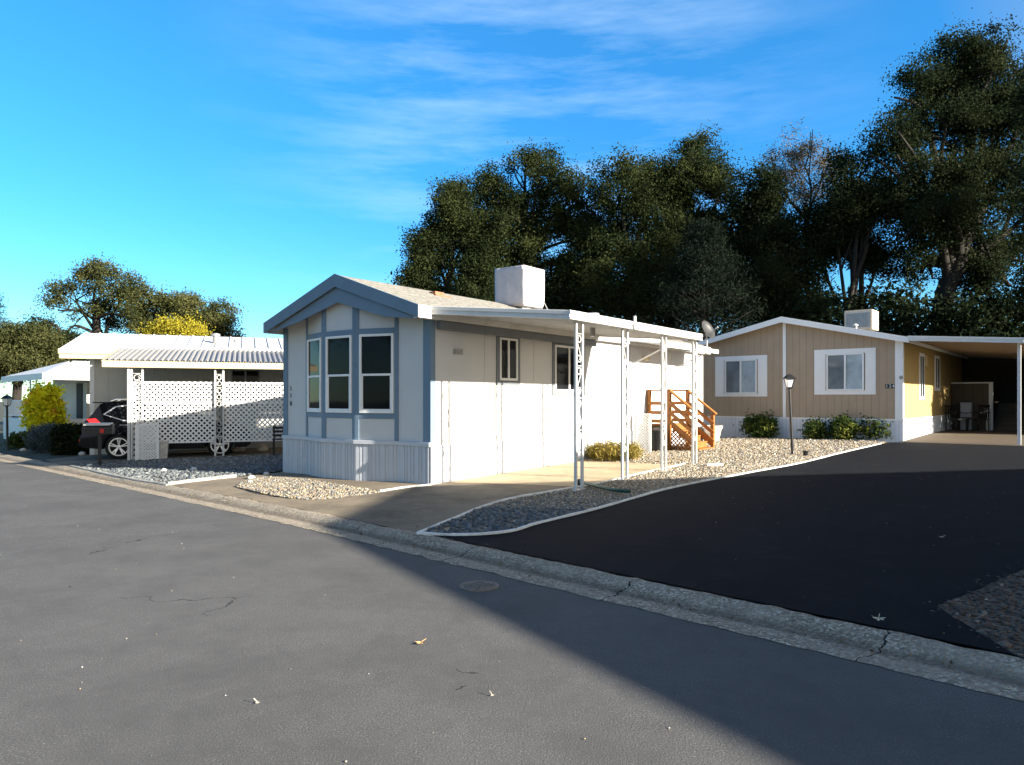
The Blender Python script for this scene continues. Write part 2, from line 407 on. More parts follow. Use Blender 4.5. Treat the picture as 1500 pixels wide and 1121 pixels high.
tag(drape('tan_carport_floor', [P2(FT.w(0, -.5)), P2(FT.w(3.2, -.33)), P2(FT.w(3.2, 11)), P2(FT.w(0, 11))], M['dim_floor'], .018), None, None, kind='structure')
bark_poly = [P2(p) for p in (G(1372, 890), G(1385, 884), G(1440, 862), G(1500, 835), G(1560, 792))]+[(8, 8), (8, 2), xy(.9, -9)]+[P2(p) for p in (G(1500, 968), G(1440, 932), G(1395, 905))]
tag(drape('bark_bed', bark_poly, M['soil'], .006), None, None, kind='structure')
left_bed = [P2(p) for p in (G(104, 684), G(170, 699), G(240, 711), G(360, 697), G(413, 690))]+[P2(FM.w(-4.3, .1)), P2(FM.w(-4.3, 6.5)), P2(FL.w(.2, 6)), P2(FL.w(.15, -.1)), P2(FL.w(.7, -1.0))]
tag(drape('left_bed', left_bed, M['soil'], .006), None, None, kind='structure')
tag(drape('left_carport_floor', [P2(FL.w(.2, 7)), P2(FL.w(.15, -.1)), P2(FL.w(.7, -1.0)), P2(FL.w(.85, -1.45)), P2(FL.w(-1.8, -2.3)), P2(FL.w(-3.2, -1.4)), P2(FL.w(-3.2, 7))], M['apron'], .003), None, None, kind='structure')

# ------------------------------------------------------------------ pebbles
def ico(sub):
    bm = bmesh.new(); bmesh.ops.create_icosphere(bm, subdivisions=sub, radius=1)
    v = np.array([x.co[:] for x in bm.verts]); f = np.array([[q.index for q in x.verts] for x in bm.faces]); bm.free(); return v, f
ICO1, ICO2 = ico(1), ico(2)
def inside(pts, poly):
    x, y = pts[:, 0], pts[:, 1]; c = np.zeros(len(pts), bool); p = np.array(poly); j = len(p)-1
    for i in range(len(p)):
        xi, yi = p[i]; xj, yj = p[j]
        c ^= ((yi > y) != (yj > y)) & (x < (xj-xi)*(y-yi)/(yj-yi+1e-12)+xi); j = i
    return c
def stones(name, poly, n, size, m, tone, flat=.6, base=ICO1, near=True, rise=0, label=None, cat=None):
    """n loose stones scattered over a polygon; tone(x,y)->(lo,hi) picks the colour range"""
    p = np.array(poly); lo, hi = p.min(0), p.max(0); pts = np.zeros((0, 2))
    while len(pts) < n:
        q = nr.uniform(lo, hi, (n*3, 2)); q = q[inside(q, poly)]
        if near:   # stones further off cover more ground each
            d = np.hypot(q[:, 0], q[:, 1]); q = q[nr.uniform(0, 1, len(q)) < (d.min()/d)**1.3]
        pts = np.vstack((pts, q))
    pts = pts[:n]; V, F = base; k = len(V)
    d = np.hypot(pts[:, 0], pts[:, 1]); s = nr.uniform(size[0], size[1], n)*(np.clip(d/9, 1, 2.2) if near else 1)
    jit = 1+nr.uniform(-.22, .22, (n, k, 1)); ab = np.stack((nr.uniform(.75, 1.35, n), nr.uniform(.7, 1.1, n), np.full(n, flat)*nr.uniform(.7, 1.2, n)), 1)
    vv = V[None]*jit*ab[:, None, :]*s[:, None, None]
    th = nr.uniform(0, 2*pi, n); c, sn = np.cos(th)[:, None], np.sin(th)[:, None]
    ti = nr.normal(0, .35, n)[:, None]
    zt = vv[:, :, 2]+vv[:, :, 0]*ti
    x = vv[:, :, 0]*c-vv[:, :, 1]*sn+pts[:, :1]; y = vv[:, :, 0]*sn+vv[:, :, 1]*c+pts[:, 1:]
    gzv = np.array([gz(a, b) for a, b in pts])
    rz = nr.uniform(.1, .9, n)*s*flat+(rise(pts) if rise else 0)
    z = zt+(gzv+rz)[:, None]
    co = np.stack((x, y, z), 2).reshape(-1, 3)
    fs = (F[None]+(np.arange(n)*k)[:, None, None]).reshape(-1, 3)
    tn = np.array([nr.uniform(*tone(a, b)) for a, b in pts])
    me = fast_mesh(name, co, fs, np.repeat(tn, k))
    o = link(name, me, m, smooth='all'); o['kind'] = 'stuff'
    return o
def fast_mesh(name, co, fs, tone=None):
    me = bpy.data.meshes.new(name); k = fs.shape[1]
    me.vertices.add(len(co)); me.vertices.foreach_set('co', co.astype(np.float32).ravel())
    me.loops.add(fs.size); me.loops.foreach_set('vertex_index', fs.astype(np.int32).ravel())
    me.polygons.add(len(fs)); me.polygons.foreach_set('loop_start', np.arange(0, fs.size, k, dtype=np.int32))
    me.polygons.foreach_set('loop_total', np.full(len(fs), k, np.int32))
    me.update(calc_edges=True)
    if tone is not None:
        a = me.attributes.new('tone', 'FLOAT', 'POINT'); a.data.foreach_set('value', tone.astype(np.float32))
    return me
M['peb'] = stones_mat('pebbles', [(0, (.035, .042, .05)), (.25, (.10, .12, .14)), (.45, (.20, .20, .19)), (.6, (.235, .18, .11)), (.8, (.34, .265, .165)), (1, (.66, .62, .55))])
M['bluestone'] = stones_mat('blue_stones', [(0, (.06, .07, .078)), (.5, (.095, .112, .122)), (1, (.25, .26, .25))])
M['barkchip'] = stones_mat('bark_chips', [(0, (.035, .022, .015)), (.5, (.085, .054, .037)), (.9, (.15, .10, .07)), (1, (.36, .29, .21))], .9)
near_e = [p for p in edge_in if p[1] < 9.6]; near_o = [p for p in edge_out if p[1] < 9.3]
front_bed = near_e+list(reversed(near_o[1:]))
stones('river_stones', front_bed, 1150, (.02, .043), M['bluestone'], lambda x, y: (0, .75) if nr.uniform() < .9 else (.5, 1), .6, ICO1, False)
def gravel_tone(x, y):
    r = nr.uniform(); blue = max(0, min(1, (11.5-y)/3.0))
    if r < .55*blue: return (.05, .42)
    return (.42, .9) if r < .86 else ((.85, 1) if r < .95 else (.05, .3))
mid_bed = [p for p in edge_in if p[1] > 9.2]+gravel_poly[len(edge_in):len(edge_in)+6]+[p for p in reversed(edge_out) if p[1] > 9.0]
stones('gravel', mid_bed, 40000, (.008, .018), M['peb'], gravel_tone, .65, ICO1, True)
stones('blue_gravel', left_bed, 9500, (.02, .045), M['bluestone'], lambda x, y: (0, .8) if nr.uniform() < .85 else (.6, 1), .6, ICO1, False)
drop = [P2(p) for p in smooth_poly([G(345, 714), G(356, 706), G(385, 700), G(425, 701), G(470, 709), G(520, 716), G(556, 721), G(525, 726), G(470, 732), G(425, 731), G(380, 724), G(345, 714)], 4)][:-1]
cx = sum(p[0] for p in drop)/len(drop); cy = sum(p[1] for p in drop)/len(drop)
stones('front_pebbles', drop, 6000, (.011, .025), M['peb'], lambda x, y: (.42, .9) if nr.uniform() < .78 else (.05, .4), .65, ICO1, False,
       rise=lambda p: .05*np.clip(1-np.hypot(p[:, 0]-cx, p[:, 1]-cy)/1.5, 0, 1))
stones('bark_mulch', bark_poly, 15000, (.012, .032), M['barkchip'], lambda x, y: (0, .95) if nr.uniform() < .97 else (.9, 1), .4, ICO1, True)
stones('bark_crumbs', [P2(p) for p in (G(1340, 890), G(1380, 868), G(1440, 846), G(1500, 818), G(1500, 850), G(1400, 895), G(1500, 985), G(1500, 992), G(1420, 940), G(1360, 905))], 420, (.006, .02), M['barkchip'], lambda x, y: (0, .95), .4, ICO1, False)
# white grit on the driveway rim
stones('white_gravel', [P2(p) for p in (G(1172, 676), G(1260, 657), G(1292, 649), G(1270, 645), G(1215, 652), G(1150, 664), G(1085, 688))], 2600, (.016, .03), M['peb'], lambda x, y: (.7, 1), .6, ICO1, False)

def ribbon(name, pts, w, h, m, label, cat, group=None, joints=None, off=0.):
    """low edging of cast lengths laid along a curve"""
    b = MB(); P = [Vector((p[0], p[1])) for p in pts]
    seg = []; acc = 0
    for i in range(len(P)):
        d = (P[min(i+1, len(P)-1)]-P[max(i-1, 0)]).normalized(); n = Vector((-d.y, d.x))
        wob = noise.noise(Vector((P[i].x*2.1, P[i].y*2.1, 1)))*.012
        seg.append([(P[i]+n*(s*w/2+wob)) for s in (-1, 1)])
    vs, fs = [], []
    for i, (l, r) in enumerate(seg):
        hh = h+noise.noise(Vector((P[i].x*3, P[i].y*3, 4)))*.008
        for q, z in ((l, -.05), (l, hh*.8), (l.lerp(r, .2), hh), (l.lerp(r, .8), hh), (r, hh*.8), (r, -.05)): vs.append((q.x, q.y, gz(q.x, q.y)+z+off))
    k = 6
    for i in range(len(seg)-1):
        if joints and i % joints == joints-1 and False: continue
        for j in range(k-1): fs.append((i*k+j, i*k+j+1, (i+1)*k+j+1, (i+1)*k+j))
    fs += [tuple(range(k)), tuple((len(seg)-1)*k+j for j in reversed(range(k)))]
    b.add(vs, fs); o = b.build(name, m, smooth=True); tag(o, label, cat, group); return o
ribbon('garden_edging', edge_in, .045, .035, M['edging'], 'white edging strip between the concrete carport floor and the long pebble bed', 'edging', 'pale garden edgings')
ribbon('garden_edging', edge_out, .05, .035, M['edging'], 'long wavy white edging strip between the pebble bed and the black driveway', 'edging', 'pale garden edgings')
ribbon('garden_edging', [P2(p) for p in smooth_poly([G(104, 684), G(170, 699), G(238, 711), G(243, 711.5)])], .06, .04, M['edging_grey'], 'pale edging strip of the grey stone bed, running along the gutter by the mailbox', 'edging', 'pale garden edgings')
ribbon('garden_edging', [P2(p) for p in smooth_poly([G(245, 711), G(300, 704), G(345, 699)])], .08, .06, M['edging_grey'], 'short thick pale edging kerb of the grey stone bed, facing the blue trimmed home', 'edging', 'pale garden edgings')
ribbon('garden_edging', [P2(p) for p in smooth_poly([G(556, 721), G(590, 715.5), G(632, 711)])], .05, .03, M['edging'], 'thin pale concrete strip from the pebble mound to the corner of the blue trimmed home', 'edging', 'pale garden edgings')

# ------------------------------------------------------------------ sash / slider window, built on any wall plane
def window(parent, o, ax, n, w, h, kind='sash', trim=None, trim_w=.09, frame_m=None, pane_m=None, proud=.03, label=None, pane2=None):
    """o = lower left corner on the wall face, ax along wall, n outward"""
    o, ax, n = Vector(o), Vector(ax), Vector(n); z = Vector((0, 0, 1)); fm = frame_m or M['white']
    b = MB(); t = .045
    b.obox(o, ax, n, z, (0, t), (-.02, proud), (0, h)); b.obox(o, ax, n, z, (w-t, w), (-.02, proud), (0, h))
    b.obox(o, ax, n, z, (t, w-t), (-.02, proud), (0, t)); b.obox(o, ax, n, z, (t, w-t), (-.02, proud), (h-t, h))
    if kind == 'sash':
        b.obox(o, ax, n, z, (t, w-t), (-.02, proud-.004), (h*.485-.02, h*.485+.02))
        s = .03; b.obox(o, ax, n, z, (t, t+s), (-.02, proud-.01), (t, h*.485-.02)); b.obox(o, ax, n, z, (w-t-s, w-t), (-.02, proud-.01), (t, h*.485-.02))
        b.obox(o, ax, n, z, (t+s, w-t-s), (-.02, proud-.01), (t, t+s))
        regs = [((t, w-t), (h*.485+.02, h-t)), ((t+s, w-t-s), (t+s, h*.485-.02))]
    else:
        b.obox(o, ax, n, z, (w/2-.025, w/2+.025), (-.02, proud-.004), (t, h-t))
        regs = [((t, w/2-.025), (t, h-t)), ((w/2+.025, w-t), (t, h-t))]
    fr = b.build('window', fm, parent, bevel=.004)
    if label: fr['label'] = label
    for i, (xr, zr) in enumerate(regs):
        MB().obox(o, ax, n, z, xr, (-.015, .006+.004*i), zr).build('pane', (pane2 if (i and pane2) else pane_m) or M['glass'], fr)
    if trim:
        b = MB(); q = trim_w
        b.obox(o, ax, n, z, (-q, 0), (-.01, .02), (-q, h+q)); b.obox(o, ax, n, z, (w, w+q), (-.01, .02), (-q, h+q))
        b.obox(o, ax, n, z, (0, w), (-.01, .0205), (-q, 0)); b.obox(o, ax, n, z, (0, w), (-.01, .0205), (h, h+q))
        b.build('trim', trim, fr, bevel=.003)
    return fr

# ------------------------------------------------------------------ blue trimmed home
H = thing('mobile_home', 'white mobile home with slate blue trim, angled window bay and number 118', 'house', FM.o, FM.rz)
WD, LEN, RX, RZ, SL = 4.15, 11.9, -1.99, 3.73, .34
roof_top = lambda x: RZ-SL*abs(x-RX)
foot = [(0, 0), (-.785, 0), (-1.64, -.25), (RX, -.25), (-2.55, -.25), (-3.407, 0), (-WD, 0), (-WD, LEN), (RX, LEN), (0, LEN)]
b = MB(); k = len(foot); SK = .66
vs = [(x, y, SK-.02) for x, y in foot]+[(x, y, roof_top(x)-.09) for x, y in foot]
b.add(vs, [(i, (i+1) % k, k+(i+1) % k, k+i) for i in range(k)]+[tuple(range(k))]); b.build('wall', M['wall_white'], H)
# gravity skirt: ribbed metal, stands slightly proud
b = MB(); lb = MB(); ring = foot[:3]+foot[4:8]+foot[9:]
def facet(p, q):
    p, q = Vector((*p, 0)), Vector((*q, 0)); d = q-p; L = d.length; d /= L
    n = Vector((0, 0, 1)).cross(d); return p, d, n, L
out_n = 1
for i in range(len(ring)):
    p, q = ring[i], ring[(i+1) % len(ring)]; o, d, n, L = facet(p, q)
    mid = o+d*L/2; c = Vector((-WD/2, LEN/2, 0))
    if n.dot(mid-c) < 0: n = -n
    side = abs(d.y) > .99
    pr = .02
    b.obox(o, d, n, (0, 0, 1), (-.02, L+.02), (-.1, pr+.0007*i), (-.25, SK))
    if not side:
        s = .03; j = 0
        while s < L-.06:
            wv = (.03, .055, .03, .09)[j % 4]; b.obox(o, d, n, (0, 0, 1), (s, s+wv), (pr-.005, pr+.012), (-.24, SK-.012)); s += wv+(.035, .05, .03)[j % 3]; j += 1
    if not side and mid.y < 5: lb.obox(o, d, n, (0, 0, 1), (-.012, L+.012), (0, .055+.0006*i), (SK-.015, SK+.055))
    
sk = b.build('skirting', M['skirt'], H); lb.build('ledge', M['skirt'], sk, bevel=.004)
# front boards on the bay
tb = MB(); Z3 = (0, 0, 1)
fac = [(foot[1], foot[2]), (foot[2], foot[4]), (foot[4], foot[5])]
wz0, wz1 = 1.205, 2.63
for i, (p, q) in enumerate(fac):
    o, d, n, L = facet(p, q); n = -n if n.y > 0 else n
    for s0, s1 in ((-.0, .075), (L-.075, L)):
        zt = min(roof_top((o+d*s0).x), roof_top((o+d*s1).x))-.1
        tb.obox(o, d, n, Z3, (s0, s1), (-.01, .018+.001*i), (SK+.05, zt))
    tb.obox(o, d, n, Z3, (.075, L-.075), (-.01, .017), (wz1+.005, wz1+.1)); tb.obox(o, d, n, Z3, (.075, L-.075), (-.01, .017), (wz0-.1, wz0-.005))
    ox = o+d*(L-.09)
    window(H, (ox.x, ox.y, wz0), -d, n, L-.18, wz1-wz0, 'sash', pane_m=M['glass'], proud=.035)
# corner boards wrap round the corners
tb.box(-.165, .014, -.018, .10, SK+.05, 2.93); tb.box(-WD-.014, -WD+.13, -.018, .10, SK+.05, 2.90)
tb.build('trim', M['blue'], H, bevel=.003)
# seam battens on the long side
for u in (712, 784, 866):
    y = FM.px(u, 620, 0, 0).y; MB().box(-.01, .007, y-.055, y+.055, SK+.004, 2.86).build('batten', M['wall_white'], H, bevel=.002); MB().box(-.01, .027, y-.055, y+.055, -.2, SK-.008).build('batten', M['skirt'], H, bevel=.002)
for y in (7.3, 9.7): MB().box(-.01, .007, y-.055, y+.055, SK+.004, 2.86).build('batten', M['wall_white'], H, bevel=.002)
# roof
FO = .42
rl, rr = RX-2.2, .13
b = MB(); y0, y1 = -FO, LEN+.25
for xe, sgn in ((rl, -1), (rr, 1)):
    d = Vector((xe-RX, 0, roof_top(xe)-RZ)); L = d.length; d /= L; n = Vector((-d.z*sgn, 0, d.x*sgn)) if sgn > 0 else Vector((d.z, 0, -d.x))
    if n.z < 0: n = -n
    b.obox((RX, 0, RZ), d, (0, 1, 0), n, (0, L), (y0, y1), (-.07, 0))
    j = 0; s = .14
    while s < L-.05:      # shingle courses
        b.obox((RX, 0, RZ), d, (0, 1, 0), n, (s-.14, s), (y0+.005, y1), (-.002, .004+.006*(j % 2))); s += .14; j += 1
rf = b.build('roof', M['roof'], H)
b = MB(); lo = [(rl, roof_top(rl)+.015), (RX, RZ+.02), (rr, roof_top(rr)+.015), (rr, roof_top(rr)-.20), (RX, RZ-.22), (rl, roof_top(rl)-.20)]
b.prism(lo, (0, -FO, 0), (1, 0, 0), (0, 0, 1), (0, -1, 0), 0, .03)
b.prism([(rl+.05, roof_top(rl)-.21), (RX, RZ-.20), (rr-.05, roof_top(rr)-.21), (-.72, roof_top(-.72)-.42), (RX, RZ-.50), (-3.1, roof_top(-3.1)-.40)], (0, -FO+.06, 0), (1, 0, 0), (0, 0, 1), (0, -1, 0), 0, .03)
b.build('fascia', M['blue'], H, bevel=.004)
b = MB(); b.box(rr, rr+.025, -FO-.03, LEN+.2, roof_top(rr)-.2, roof_top(rr)+.012); b.box(rl-.025, rl, -FO-.03, LEN+.2, roof_top(rl)-.2, roof_top(rl)+.012)
b.box(-.0, rr, -FO, LEN+.2, roof_top(rr)-.2, roof_top(rr)-.185); b.box(rl, -WD, -FO, LEN+.2, roof_top(rl)-.2, roof_top(rl)-.185)
b.build('gutter', M['white_metal'], H)
# side windows, vent, number
for (u0, v0, u1, v1, nm) in ((731, 494, 757, 558, 'narrow white slider window with blue trim under the carport'), (812, 505, 853, 574, 'wide white slider window with blue trim behind the first carport post')):
    a = FM.px(u0, v0, 0, 0); c = FM.px(u1, v1, 0, 0)
    window(H, (0, a.y, c.z), (0, 1, 0), (1, 0, 0), c.y-a.y, a.z-c.z, 'slider', trim=M['grey_trim'], trim_w=.09, label=nm)
a = FM.px(664, 511, 0, 0); c = FM.px(677, 520, 0, 0); b = MB(); b.box(-.01, .02, a.y, c.y, c.z, a.z)
for i in range(4): b.box(.02, .03, a.y+.03, c.y-.03, c.z+.02+i*.022, c.z+.03+i*.022)
b.build('vent', M['grey'], H)
nx = FM.px(426.5, 590, 1, 0).x
for i, (ch, v) in enumerate((('1', 569.5), ('1', 580), ('8', 591.5))):
    text_part('house_number', ch, .135, M['num'], H, (nx, -.008, FM.px(426.5, v, 1, 0).z), (1, 0, 0), (0, 0, 1))
MB().box(-.01, .0035, .12, LEN-.02, SK-.004, SK+.006).build('seam', M['grey'], H)  # grey strip drawn for the shadow gap at the skirting seam
MB().box(nx+2.95, nx+3.0, -.012, .01, .74, .80).build('outlet_cover', M['skirt'], H)

# rooftop cooler under its cover
cp = FM.px(760, 449, 0, -1.75)
c0 = FM.w(-1.72, cp.y, 0)
CO = thing('rooftop_cooler', 'box cooler wrapped in a white cloth cover on the shingle roof ridge', 'cooler', (c0.x, c0.y, FM.o.z+roof_top(-1.72)+.0), FM.rz)
cz0, cz1 = -.01, .06+(FM.px(760, 392, 0, -1.72).z-cp.z)*.93
bm = bmesh.new(); bmesh.ops.create_cube(bm, size=1); bmesh.ops.subdivide_edges(bm, edges=bm.edges[:], cuts=9, use_grid_fill=True)
hw = .425
for v in bm.verts:
    x, y, z = v.co; f = z+.5
    s = 1+.02*(f-.4)+.02*noise.noise(Vector((x*5, y*5, z*2)))
    if f < .12: s *= .93+f*.5
    ang = atan2(y, x); fold = .034*sin(ang*16+3*noise.noise(Vector((x*2, y*2, 3))))*(1-f*.7)
    r = hypot(x, y); v.co = (x*2*hw*(s+fold), y*2*hw*(s+fold), cz0+f*(cz1-cz0)-.035*max(0, f-.9)*10*(1-max(abs(x), abs(y))*2)*-1*.4+ (.03*noise.noise(Vector((x*7, y*7, 0))) if f < .05 else 0))
me = bpy.data.meshes.new('cover'); bm.to_mesh(me); bm.free(); link('cover', me, M['cloth'], CO, smooth='all', bevel=0)
MB().box(-.3, .3, -.3, .3, -.3, cz0+.05).build('stand', M['grey'], CO)
b = MB(); b.tube([(.42, .2, .2), (.5, .3, .12), (.55, .38, -.05), (.66, .4, -.25)], .012, 6); b.build('water_line', M['grey'], CO, smooth=True)
# small rusty flashing block on the near roof slope
rp = FM.px(640, 430, 0, -1.55); r0 = FM.w(-1.55, rp.y, 0)
RV = thing('roof_vent', 'small rusty red roof vent lying on the near slope of the shingle roof', 'vent', (r0.x, r0.y, FM.o.z+roof_top(-1.55)), FM.rz)
b = MB(); b.box(-.09, .09, -.14, .12, -.06, .055); b.build('cap', M['brick'], RV, bevel=.01)
MB().box(-.14, .16, -.2, .26, -.08, -.02).build('flashing', M['brick'], RV)

# ------------------------------------------------------------------ carport beside it
FC = FM; CPL = thing('carport', 'white metal carport on trellis posts along the side of the blue trimmed home', 'carport', FM.o, FM.rz)
cz = lambda x: 3.0-(x-.16)*.085
ya = lambda x: -.10+(x-.16)*.17; ye = 5.35
XO = 2.60
b = MB()
tv = [(.165, ya(.165), cz(.165)), (XO, ya(XO), cz(XO)), (XO, ye, cz(XO)), (.165, ye, cz(.165))]
lowv = [(x, y, z-.05) for x, y, z in tv]
b.add(tv+lowv, [(0, 1, 2, 3), (7, 6, 5, 4), (0, 4, 5, 1), (1, 5, 6, 2), (2, 6, 7, 3), (3, 7, 4, 0)])
y = .55
while y < ye-.05:
    b.obox((.2, y, cz(.2)-.05), (XO-.2, 0, cz(XO)-cz(.2)), (0, 1, 0), Z3, (0, 1), (-.012, .012), (-.035, .002)); y += .19
cr = b.build('roof', M['white_metal'], CPL)
b = MB()
def gut(p, q, nrm):   # stepped gutter profile
    p, q = Vector(p), Vector(q); d = (q-p).normalized(); n = Vector(nrm); n = (n-d*n.dot(d)).normalized(); L = (q-p).length
    b.obox(p, d, n, Z3, (-.03, L+.03), (0, .035), (-.12, .02)); b.obox(p, d, n, Z3, (-.03, L+.03), (.035, .05), (-.045, .016)); b.obox(p, d, n, Z3, (-.03, L+.03), (.035, .045), (-.118, -.085))
gut((.165, ya(.165), cz(.165)), (XO, ya(XO), cz(XO)), (0, -1, 0))
gut((XO, ya(XO)-.02, cz(XO)), (XO, ye, cz(XO)), (1, 0, 0)); gut((XO, ye, cz(XO)), (.165, ye, cz(.165)), (0, 1, 0))
b.build('fascia', M['white_metal'], CPL, bevel=.004)
MB().box(.03, .12, .12, ye, 2.66, 2.80).build('ledger', M['grey_trim'], CPL)
def scroll(b, x, y, z, hgt, w, flip=1):
    pts = []
    for i in range(27):
        t = i/26; zz = (t-.5)*hgt
        pts.append((t, zz))
    P = []
    def spiral(cz_, r0, a0, a1, n, sg, sh):
        return [(sg*r0*(1-.55*k/n)*cos(a0+(a1-a0)*k/n), cz_+sh*r0*(1-.55*k/n)*sin(a0+(a1-a0)*k/n)) for k in range(n+1)]
    r = w*.48
    top = spiral(hgt/2-r, r, pi, -1.3*pi, 12, flip, 1); bot = spiral(-hgt/2+r, r, pi, -1.3*pi, 12, -flip, -1)
    seq = list(reversed(top))+bot
    b.tube([(x, y+q[0], z+q[1]) for q in seq], .0085, 5)
def trellis_post(parent, x, y, zt, zb, gap=.15, tw=.038, name='post', dirx=0, nscroll=4):
    b = MB(); dy = gap/2
    for s in (-1, 1): b.box(x-tw/2, x+tw/2, y+s*dy-tw/2, y+s*dy+tw/2, zb, zt)
    o = b.build(name, M['white_metal'], parent, bevel=.003)
    b = MB(); span = (zt-zb-.7)/nscroll
    for k in range(nscroll):
        zc = zb+.45+span*(k+.5); scroll(b, x, y, zc, span*.86, gap-tw, 1 if k % 2 else -1)
        b.tube([(x, y-dy, zc+span*.47), (x, y+dy, zc+span*.47)], .006, 5)
    b.build('scrollwork', M['white_metal'], o, smooth=True)
    MB().box(x-.05, x+.05, y-dy-.05, y+dy+.05, zb-.03, zb+.012).build('foot_plate', M['white_metal'], o)
    return o
for (u, v, s) in ((848, 714, 0), (915, 703, 1), (972, 691, 2), (1017, 682, 3)):
    l = FM.loc(G(u, v)); x = XO-.08; y = FM.px(u, v, 0, x).y
    if s == 0: trellis_post(CPL, x, y, cz(x)-.045, FM.g(x, y)+.005, .19, .042)
    else: trellis_post(CPL, x, y, cz(x)-.045+(.30 if s == 9 else 0), FM.g(x, y)+.005, .17, .04)
MB().box(XO+.055, XO+.085, 2.28, 2.33, cz(XO)-.12, cz(XO)+.11).build('bracket', M['white_metal'], CPL)
b = MB(); pv = FM.px(868, 452, 2, 2.9)
b.lathe([(.05, -.35), (.05, .02), (.13, .03), (.13, .07), (.11, .085)], (1.6, FM.px(868, 450, 0, 1.6).y, 2.98), 16); b.build('roof_flue', M['grey'], CPL, smooth=True)

# awning over the side door with two struts
AW = thing('door_awning', 'small white awning with two diagonal struts over the side door steps', 'awning', FM.w(0, 7.0), FM.rz)
b = MB(); y0, y1 = -.1, 3.6
b.add([(.0, y0, 2.93), (.95, y0, 2.80), (.95, y1, 2.80), (0, y1, 2.93), (.0, y0, 2.90), (.95, y0, 2.77), (.95, y1, 2.77), (0, y1, 2.90)], [(0, 1, 2, 3), (7, 6, 5, 4), (0, 4, 5, 1), (1, 5, 6, 2), (2, 6, 7, 3), (3, 7, 4, 0)])
b.box(.95, .98, y0-.02, y1+.02, 2.72, 2.83); b.build('roof', M['white_metal'], AW)
for yy in (.35, 3.0): MB().bar((.02, yy, 2.35), (.92, yy, 2.74), .03, .03).build('strut', M['white_metal'], AW)
MB().box(.0, .12, .9, 1.06, 2.45, 2.58).build('porch_light', M['cream'], AW)

# satellite dish at the far end of the roof
dp = FM.px(1036, 499, 1, LEN-.2); d0 = FM.w(dp.x, LEN-.2, 0)
DS = thing('satellite_dish', 'grey satellite dish on a short mast at the far roof end', 'dish', (d0.x, d0.y, FM.o.z+dp.z-.12), 0)
ax = Vector((.62, -.66, .42)).normalized(); s1 = ax.cross(Vector((0, 0, 1))).normalized(); s2 = s1.cross(ax)
b = MB(); prof = [(.02, .0), (.12, .008), (.22, .035), (.30, .075), (.305, .07), (.22, .025), (.02, -.012)]
b.lathe(prof, (-.02, 0, .42), 24, s1, s2, ax); M['dish'] = mat('dish_grey', (.035, .035, .037), .5, .2, var=.1, bs=0)
b.build('reflector', M['dish'], DS, smooth='all')
b = MB(); b.tube([(0, .03, -.1), (0, .03, .2), (-.03, .0, .40)], .022, 8); b.build('mast', M['white_metal'], DS)
b = MB(); c = Vector((-.02, 0, .2)); e = c+ax*.42+Vector((0, 0, .12)); b.tube([c, e], .011, 6); b.lathe([(.03, 0), (.03, .09)], e, 10, s1, s2, -ax); b.build('feed_arm', M['grey'], DS)

# ------------------------------------------------------------------ redwood porch steps
YA, YB = 8.25, 9.2
ST = thing('porch_steps', 'redwood stained porch steps with slatted railings at the side door', 'steps', FM.w(0, 0), FM.rz)
dx = FM.px(983, 600, 1, YA).x; ex = FM.px(1024, 640, 1, YA).x-.06; gzl = FM.g(1, YA+.6); dz = .80; rt = 1.66
MB().box(.03, dx+.04, YA-.03, YB+.03, dz-.04, dz).build('deck', M['wood'], ST, bevel=.004)
n = 4
for i in range(n):
    x0 = dx+.04+(ex-dx)*i/n; z = dz-(dz-gzl)*(i+1)/(n+.4)
    tr = MB().box(x0, x0+(ex-dx)/n+.03, YA, YB, z-.035, z).build('tread', M['wood'], ST, bevel=.003)
    MB().box(x0-.002, x0+.018, YA+.02, YB-.02, z, z+(dz-gzl)/(n+.4)-.037).build('riser', M['wood'], tr)
for yy in (YA-.05, YB+.05):
    MB().prism([(dx, dz-.05), (ex+.05, gzl+.02), (ex+.05, gzl+.2), (dx, dz+.02)], (0, yy, 0), (1, 0, 0), (0, 0, 1), (0, 1, 0), -.02, .02).build('stringer', M['wood'], ST)
def rail_side(yy, left):
    for x, zt in ((.06, rt), (dx, rt), (ex, gzl+.92)):
        if x == .06 and not left: continue
        MB().box(x-.045, x+.045, yy-.045, yy+.045, gzl-.03, zt).build('post', M['wood'], ST, bevel=.004)
    b = MB()
    for zz in (1.34, 1.10, .88):
        if left or True: b.bar((.05, yy-.055, zz), (dx+.02, yy-.055, zz), .03, .09)
    for k in (.26, .50, .73):
        b.bar((dx-.03, yy-.06, rt-k), (ex+.05, yy-.06, gzl+.92-k), .03, .09)
    b.build('railing', M['wood'], ST, bevel=.003)
    b = MB(); b.bar((.0, yy, rt+.02), (dx+.06, yy, rt+.02), .13, .04); b.bar((dx-.02, yy, rt+.035), (ex+.10, yy, gzl+.92), .13, .04)
    b.build('handrail', M['wood'], ST, bevel=.004)
rail_side(YA-.1, True); rail_side(YB+.1, True)
def lattice(b, o, ax, az, n, w, h, sp, sw, th=.008):
    """crossed diagonal slats clipped to a w x h rectangle"""
    o, ax, az, n = map(Vector, (o, ax, az, n)); r2 = sqrt(.5)
    for lay, sg in ((0, 1), (1, -1)):
        c = -h if sg > 0 else 0
        while c < (w if sg > 0 else w+h):
            # line: x = c + t (sg>0)  or x = c - t, z = t
            if sg > 0: t0, t1 = max(0, -c), min(h, w-c)
            else: t0, t1 = max(0, c-w), min(h, c)
            if t1-t0 > sw:
                p = o+ax*(c+sg*t0)+az*t0; q = o+ax*(c+sg*t1)+az*t1; d = (q-p); L = d.length; d /= L; s = n.cross(d)
                b.obox(p, d, s, n, (0, L), (-sw/2, sw/2), (lay*th*1.02, lay*th*1.02+th))
            c += sp*sqrt(2)
